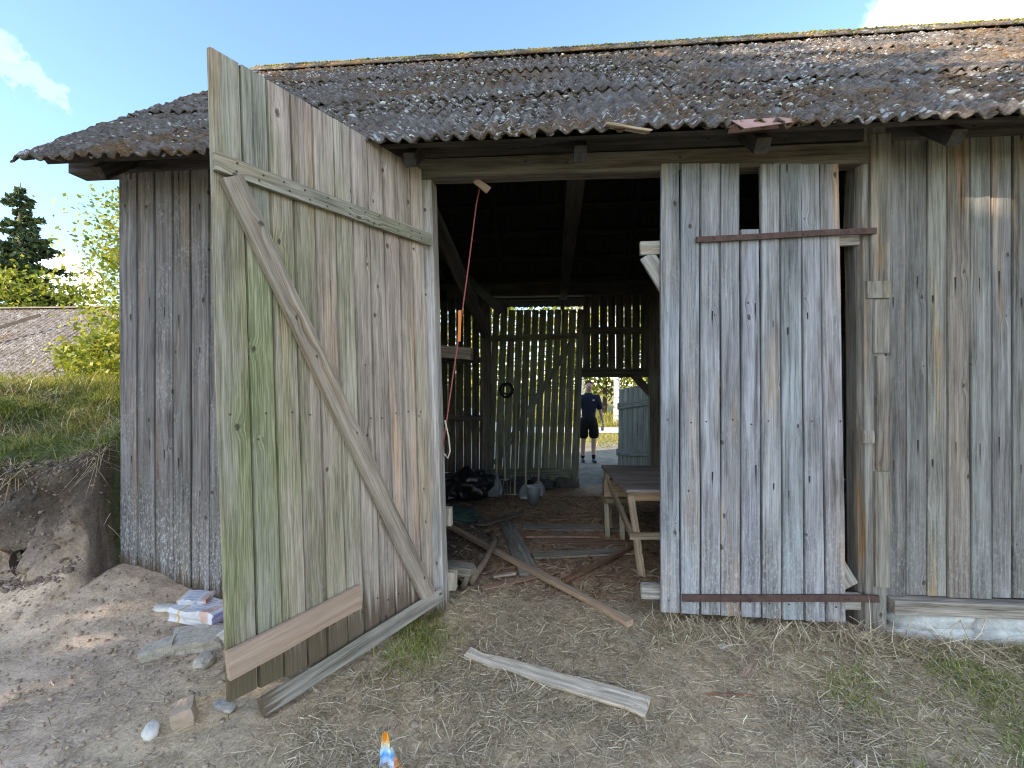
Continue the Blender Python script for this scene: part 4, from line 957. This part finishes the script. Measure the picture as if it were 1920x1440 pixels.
tool('pitchfork leaning between the shovels at the far door', (-.78, 4.45), (-.90, 5.12, 1.05), 'fork')
tool('wooden hay rake leaning on the far door', (-.62, 4.30), (-.66, 5.12, 1.25), 'rake')
tool('shovel with pale blade standing nearest the bucket', (-.42, 3.95), (-.50, 5.12, 1.35), 'shovel')
tool('shovel leaning behind the bucket', (-.25, 4.25), (-.22, 5.12, 1.10), 'shovel')
# bin bag and tarp
o = rock('bin_bag', (-1.30, 4.0, gz(-1.3, 4.0) + .20), (.33, .26, .27), 31, BAG, sub=4, amp=.42, freq=2.3); tag(o, 'full black bin bag slumped by the far wall', 'bin bag')
o = rock('bin_bag', (-1.72, 3.9, gz(-1.7, 3.9) + .13), (.30, .24, .18), 37, BAG, sub=4, amp=.42, freq=2.3); tag(o, 'smaller black bin bag behind the left door post', 'bin bag')
o = rock('tarp', (-1.32, 2.7, gz(-1.3, 2.7) + .05), (.36, .30, .09), 33, TARP, sub=4, amp=.5, freq=2.6); tag(o, 'crumpled dark green tarp on the floor', 'tarp')
o = rock('sack', (-1.0, 4.35, gz(-1.0, 4.35) + .16), (.15, .12, .2), 35, simple('pale_sack', (.28, .31, .31), .8), sub=3, amp=.3); tag(o, 'pale grey sack beside the black bin bag', 'sack')
# red cord, loop, orange strap, coil
o = tube('red_cord', [(-.535, .10, 3.01), (-.56, .11, 2.90), (-.62, .12, 2.45), (-.685, .13, 2.0), (-.745, .10, 1.55), (-.79, .06, 1.18), (-.80, .05, 1.02)], .0055, REDCORD, n=6); tag(o, 'red cord hanging from the lintel to the left post', 'cord')
o = tube('rope_loop', [(-.775, .04, 1.34), (-.745, .03, 1.22), (-.735, .03, 1.12), (-.75, .03, 1.07), (-.78, .04, 1.10)], .006, PALECORD, n=6); tag(o, 'loop of pale cord hanging on the left post', 'cord')
o = board('orange_strap', (-.685, .105, 1.91), (-.682, .115, 2.14), .024, .004, (1, 0, 0), (1, 1, 1), mat=ORANGE, seg=4, wob=.002); tag(o, 'bright orange strap end hanging beside the red cord', 'strap')
def coil():
    t = tag(empty('cable_coil', (-.82, YB - .20, 1.52)), 'dark coil of cable hung on the far door', 'cable coil')
    for i, r in enumerate((.105, .09, .12, .075)):
        cx_, cz = -.82 + random.uniform(-.015, .015), 1.50 + random.uniform(-.015, .015); yy = YB - .18 - .016 * i
        tube('loop', [(cx_ + r * math.cos(a), yy + .006 * math.sin(3 * a), cz + r * math.sin(a) * 1.12) for a in np.linspace(0, 2 * math.pi, 25)], .011, DARKCORD, t, n=6)
coil()

# ------------------------------------------------------------------ the man in the far doorway
def skin_obj(name, J, E, root, mat, M, parent=None, sub=2):
    names = list(J); me = bpy.data.meshes.new(name); me.from_pydata([J[n][0] for n in names], [(names.index(a), names.index(b)) for a, b in E], []); me.update()
    o = link(name, me, mat, parent, M)
    md = o.modifiers.new('skin', 'SKIN'); md.use_smooth_shade = True
    for i, n in enumerate(names):
        r = J[n][1]; r = r if hasattr(r, '__len__') else (r, r); sv = me.skin_vertices[0].data[i]; sv.radius = r; sv.use_root = (n == root)
    su = o.modifiers.new('smooth', 'SUBSURF'); su.levels = sub; su.render_levels = sub
    return o
def person():
    px, py = .757, 7.02; pz = gz(px, py)
    t = tag(empty('person', (px, py, pz)), 'man in dark navy t-shirt and black shorts standing in the far doorway', 'person')
    M = Matrix.Translation((px, py, pz)) @ Matrix.Rotation(R(6), 4, 'Z')
    skin = simple('skin', (.68, .44, .35), .55, var=.08); navy = simple('navy_cloth', (.018, .022, .045), .85, var=.3); black = simple('black_cloth', (.010, .010, .012), .85, var=.3)
    J = {'pelvis': ((0, 0, .95), (.13, .10)), 'waist': ((0, 0, 1.10), (.13, .095)), 'chest': ((0, 0, 1.30), (.155, .11)), 'neckb': ((0, 0.01, 1.44), (.085, .07)), 'neck': ((0, 0, 1.51), .050),
         'jaw': ((0, -.02, 1.575), (.070, .080)), 'skull': ((0, -.005, 1.655), (.086, .098)), 'crown': ((0, .005, 1.74), (.072, .082)), 'nose': ((0, -.105, 1.635), .011)}
    E = [('pelvis', 'waist'), ('waist', 'chest'), ('chest', 'neckb'), ('neckb', 'neck'), ('neck', 'jaw'), ('jaw', 'skull'), ('skull', 'crown'), ('skull', 'nose')]
    for sd, s in (('l', 1), ('r', -1)):
        arm = {'sh': ((.175 * s, 0, 1.40), .060), 'el': ((.255 * s, .03, 1.13), .042), 'wr': ((.275 * s + .02 * (s > 0), -.05, .90), (.028, .022)), 'pa': ((.285 * s + .02 * (s > 0), -.075, .835), (.022, .038))}
        leg = {'hip': ((.095 * s, 0, .88), .095), 'kn': ((.11 * s, -.02 + .03 * (s < 0), .50), .057), 'ca': ((.11 * s, .02 + .05 * (s < 0), .34), .054), 'an': ((.11 * s, .02 + .08 * (s < 0), .09), .036)}
        for k, v in {**arm, **leg}.items(): J[sd + k] = v
        E += [('chest', sd + 'sh'), (sd + 'sh', sd + 'el'), (sd + 'el', sd + 'wr'), (sd + 'wr', sd + 'pa'), ('pelvis', sd + 'hip'), (sd + 'hip', sd + 'kn'), (sd + 'kn', sd + 'ca'), (sd + 'ca', sd + 'an')]
        bx = arm['pa'][0]
        for f, (dy, ln) in enumerate(((-.030, .075), (-.010, .085), (.010, .080), (.030, .065))):
            J[f'{sd}f{f}a'] = ((bx[0] + .004 * s, bx[1] + dy, bx[2] - .045), .009); J[f'{sd}f{f}b'] = ((bx[0] - .004 * s, bx[1] + dy - .006, bx[2] - .045 - ln * .5), .0085); J[f'{sd}f{f}c'] = ((bx[0] - .022 * s, bx[1] + dy - .012, bx[2] - .04 - ln), .007)
            E += [(sd + 'pa', f'{sd}f{f}a'), (f'{sd}f{f}a', f'{sd}f{f}b'), (f'{sd}f{f}b', f'{sd}f{f}c')]
        J[sd + 'ta'] = ((bx[0] - .012 * s, bx[1] - .045, bx[2] + .01), .011); J[sd + 'tb'] = ((bx[0] - .025 * s, bx[1] - .065, bx[2] - .035), .009)
        E += [(sd + 'pa', sd + 'ta'), (sd + 'ta', sd + 'tb')]
    skin_obj('body', J, E, 'pelvis', skin, M, t)
    JS = {'hem': ((0, 0, .78), (.175, .14)), 'waist': ((0, 0, 1.08), (.155, .118)), 'chest': ((0, 0, 1.30), (.19, .14)), 'nb': ((0, .01, 1.45), (.115, .09)), 'ne': ((0, .005, 1.53), (.085, .08))}
    ES = [('hem', 'waist'), ('waist', 'chest'), ('chest', 'nb'), ('nb', 'ne')]
    for sd, s in (('l', 1), ('r', -1)):
        JS[sd + 'a'] = ((.19 * s, 0, 1.40), .092); JS[sd + 'b'] = ((.25 * s, .02, 1.13), .080); ES += [('chest', sd + 'a'), (sd + 'a', sd + 'b')]
    sh = skin_obj('t_shirt', JS, ES, 'chest', navy, M, t)
    sh2 = link('chest_print', pymesh('chest_print', [(.055, -.150, 1.335), (.10, -.142, 1.335), (.10, -.142, 1.365), (.055, -.150, 1.365)], [(0, 1, 2, 3)]), simple('white_print', (.6, .6, .6), .7), t, M)
    JP = {'w': ((0, 0, 1.06), (.15, .115)), 'p': ((0, 0, .92), (.155, .125))}; EP = [('w', 'p')]
    for sd, s in (('l', 1), ('r', -1)):
        JP[sd + 'h'] = ((.10 * s, 0, .82), .125); JP[sd + 'k'] = ((.118 * s, -.01 + .03 * (s < 0), .50), .118); EP += [('p', sd + 'h'), (sd + 'h', sd + 'k')]
    skin_obj('shorts', JP, EP, 'w', black, M, t)
    for s in (1, -1):
        oy = .08 * (s < 0)
        skin_obj('sock', {'a': ((.11 * s, .02 + oy, .20), .048), 'b': ((.11 * s, .02 + oy, .07), .044)}, [('a', 'b')], 'a', black, M, t)
        skin_obj('shoe', {'h': ((.11 * s, .05 + oy, .045), (.042, .045)), 'm': ((.115 * s, -.05 + oy, .04), (.045, .038)), 't': ((.12 * s, -.16 + oy, .032), (.040, .028))}, [('h', 'm'), ('m', 't')], 'h', simple('dark_shoe', (.05, .06, .08), .6), M, t)
        rock('eye', M @ Vector((.030 * s, -.082, 1.658)), (.009, .006, .006), 1, simple('eye_dark', (.03, .02, .02), .3), t, sub=1, amp=0)
        rock('ear', M @ Vector((.082 * s, .0, 1.645)), (.012, .02, .032), 2, skin, t, sub=2, amp=.05)
    rock('mouth', M @ Vector((0, -.088, 1.598)), (.026, .006, .006), 1, simple('lips', (.38, .16, .13), .5), t, sub=2, amp=0)
    # short hair cap
    V, F = [], []; n = 18
    for j in range(7):
        a = j / 6 * 1.75
        for i in range(n):
            th = 2 * math.pi * i / n; lim = 1.0 if math.sin(th) > -.35 else .62
            aa = a * lim; V.append((.083 * math.sin(aa) * math.cos(th), .008 + .098 * math.sin(aa) * math.sin(th), 1.690 + .098 * math.cos(aa) + random.uniform(-.003, .003)))
    for j in range(6):
        for i in range(n): F.append((j * n + i, j * n + (i + 1) % n, (j + 1) * n + (i + 1) % n, (j + 1) * n + i))
    link('hair', pymesh('hair', V, F), simple('brown_hair', (.14, .075, .045), .8, scale=60, var=.4), t, M, True)
    o = lathe('glass_jar', [(0, 0), (.028, 0), (.03, .02), (.03, .07), (.02, .085), (.02, .10)], simple('pale_tool_handle', (.55, .52, .44), .4), M @ Matrix.Translation((.275, -.11, .70)), None, 12)
    o.name = 'bottle'; tag(o, 'small pale bottle held in the hand of the man', 'bottle')
person()
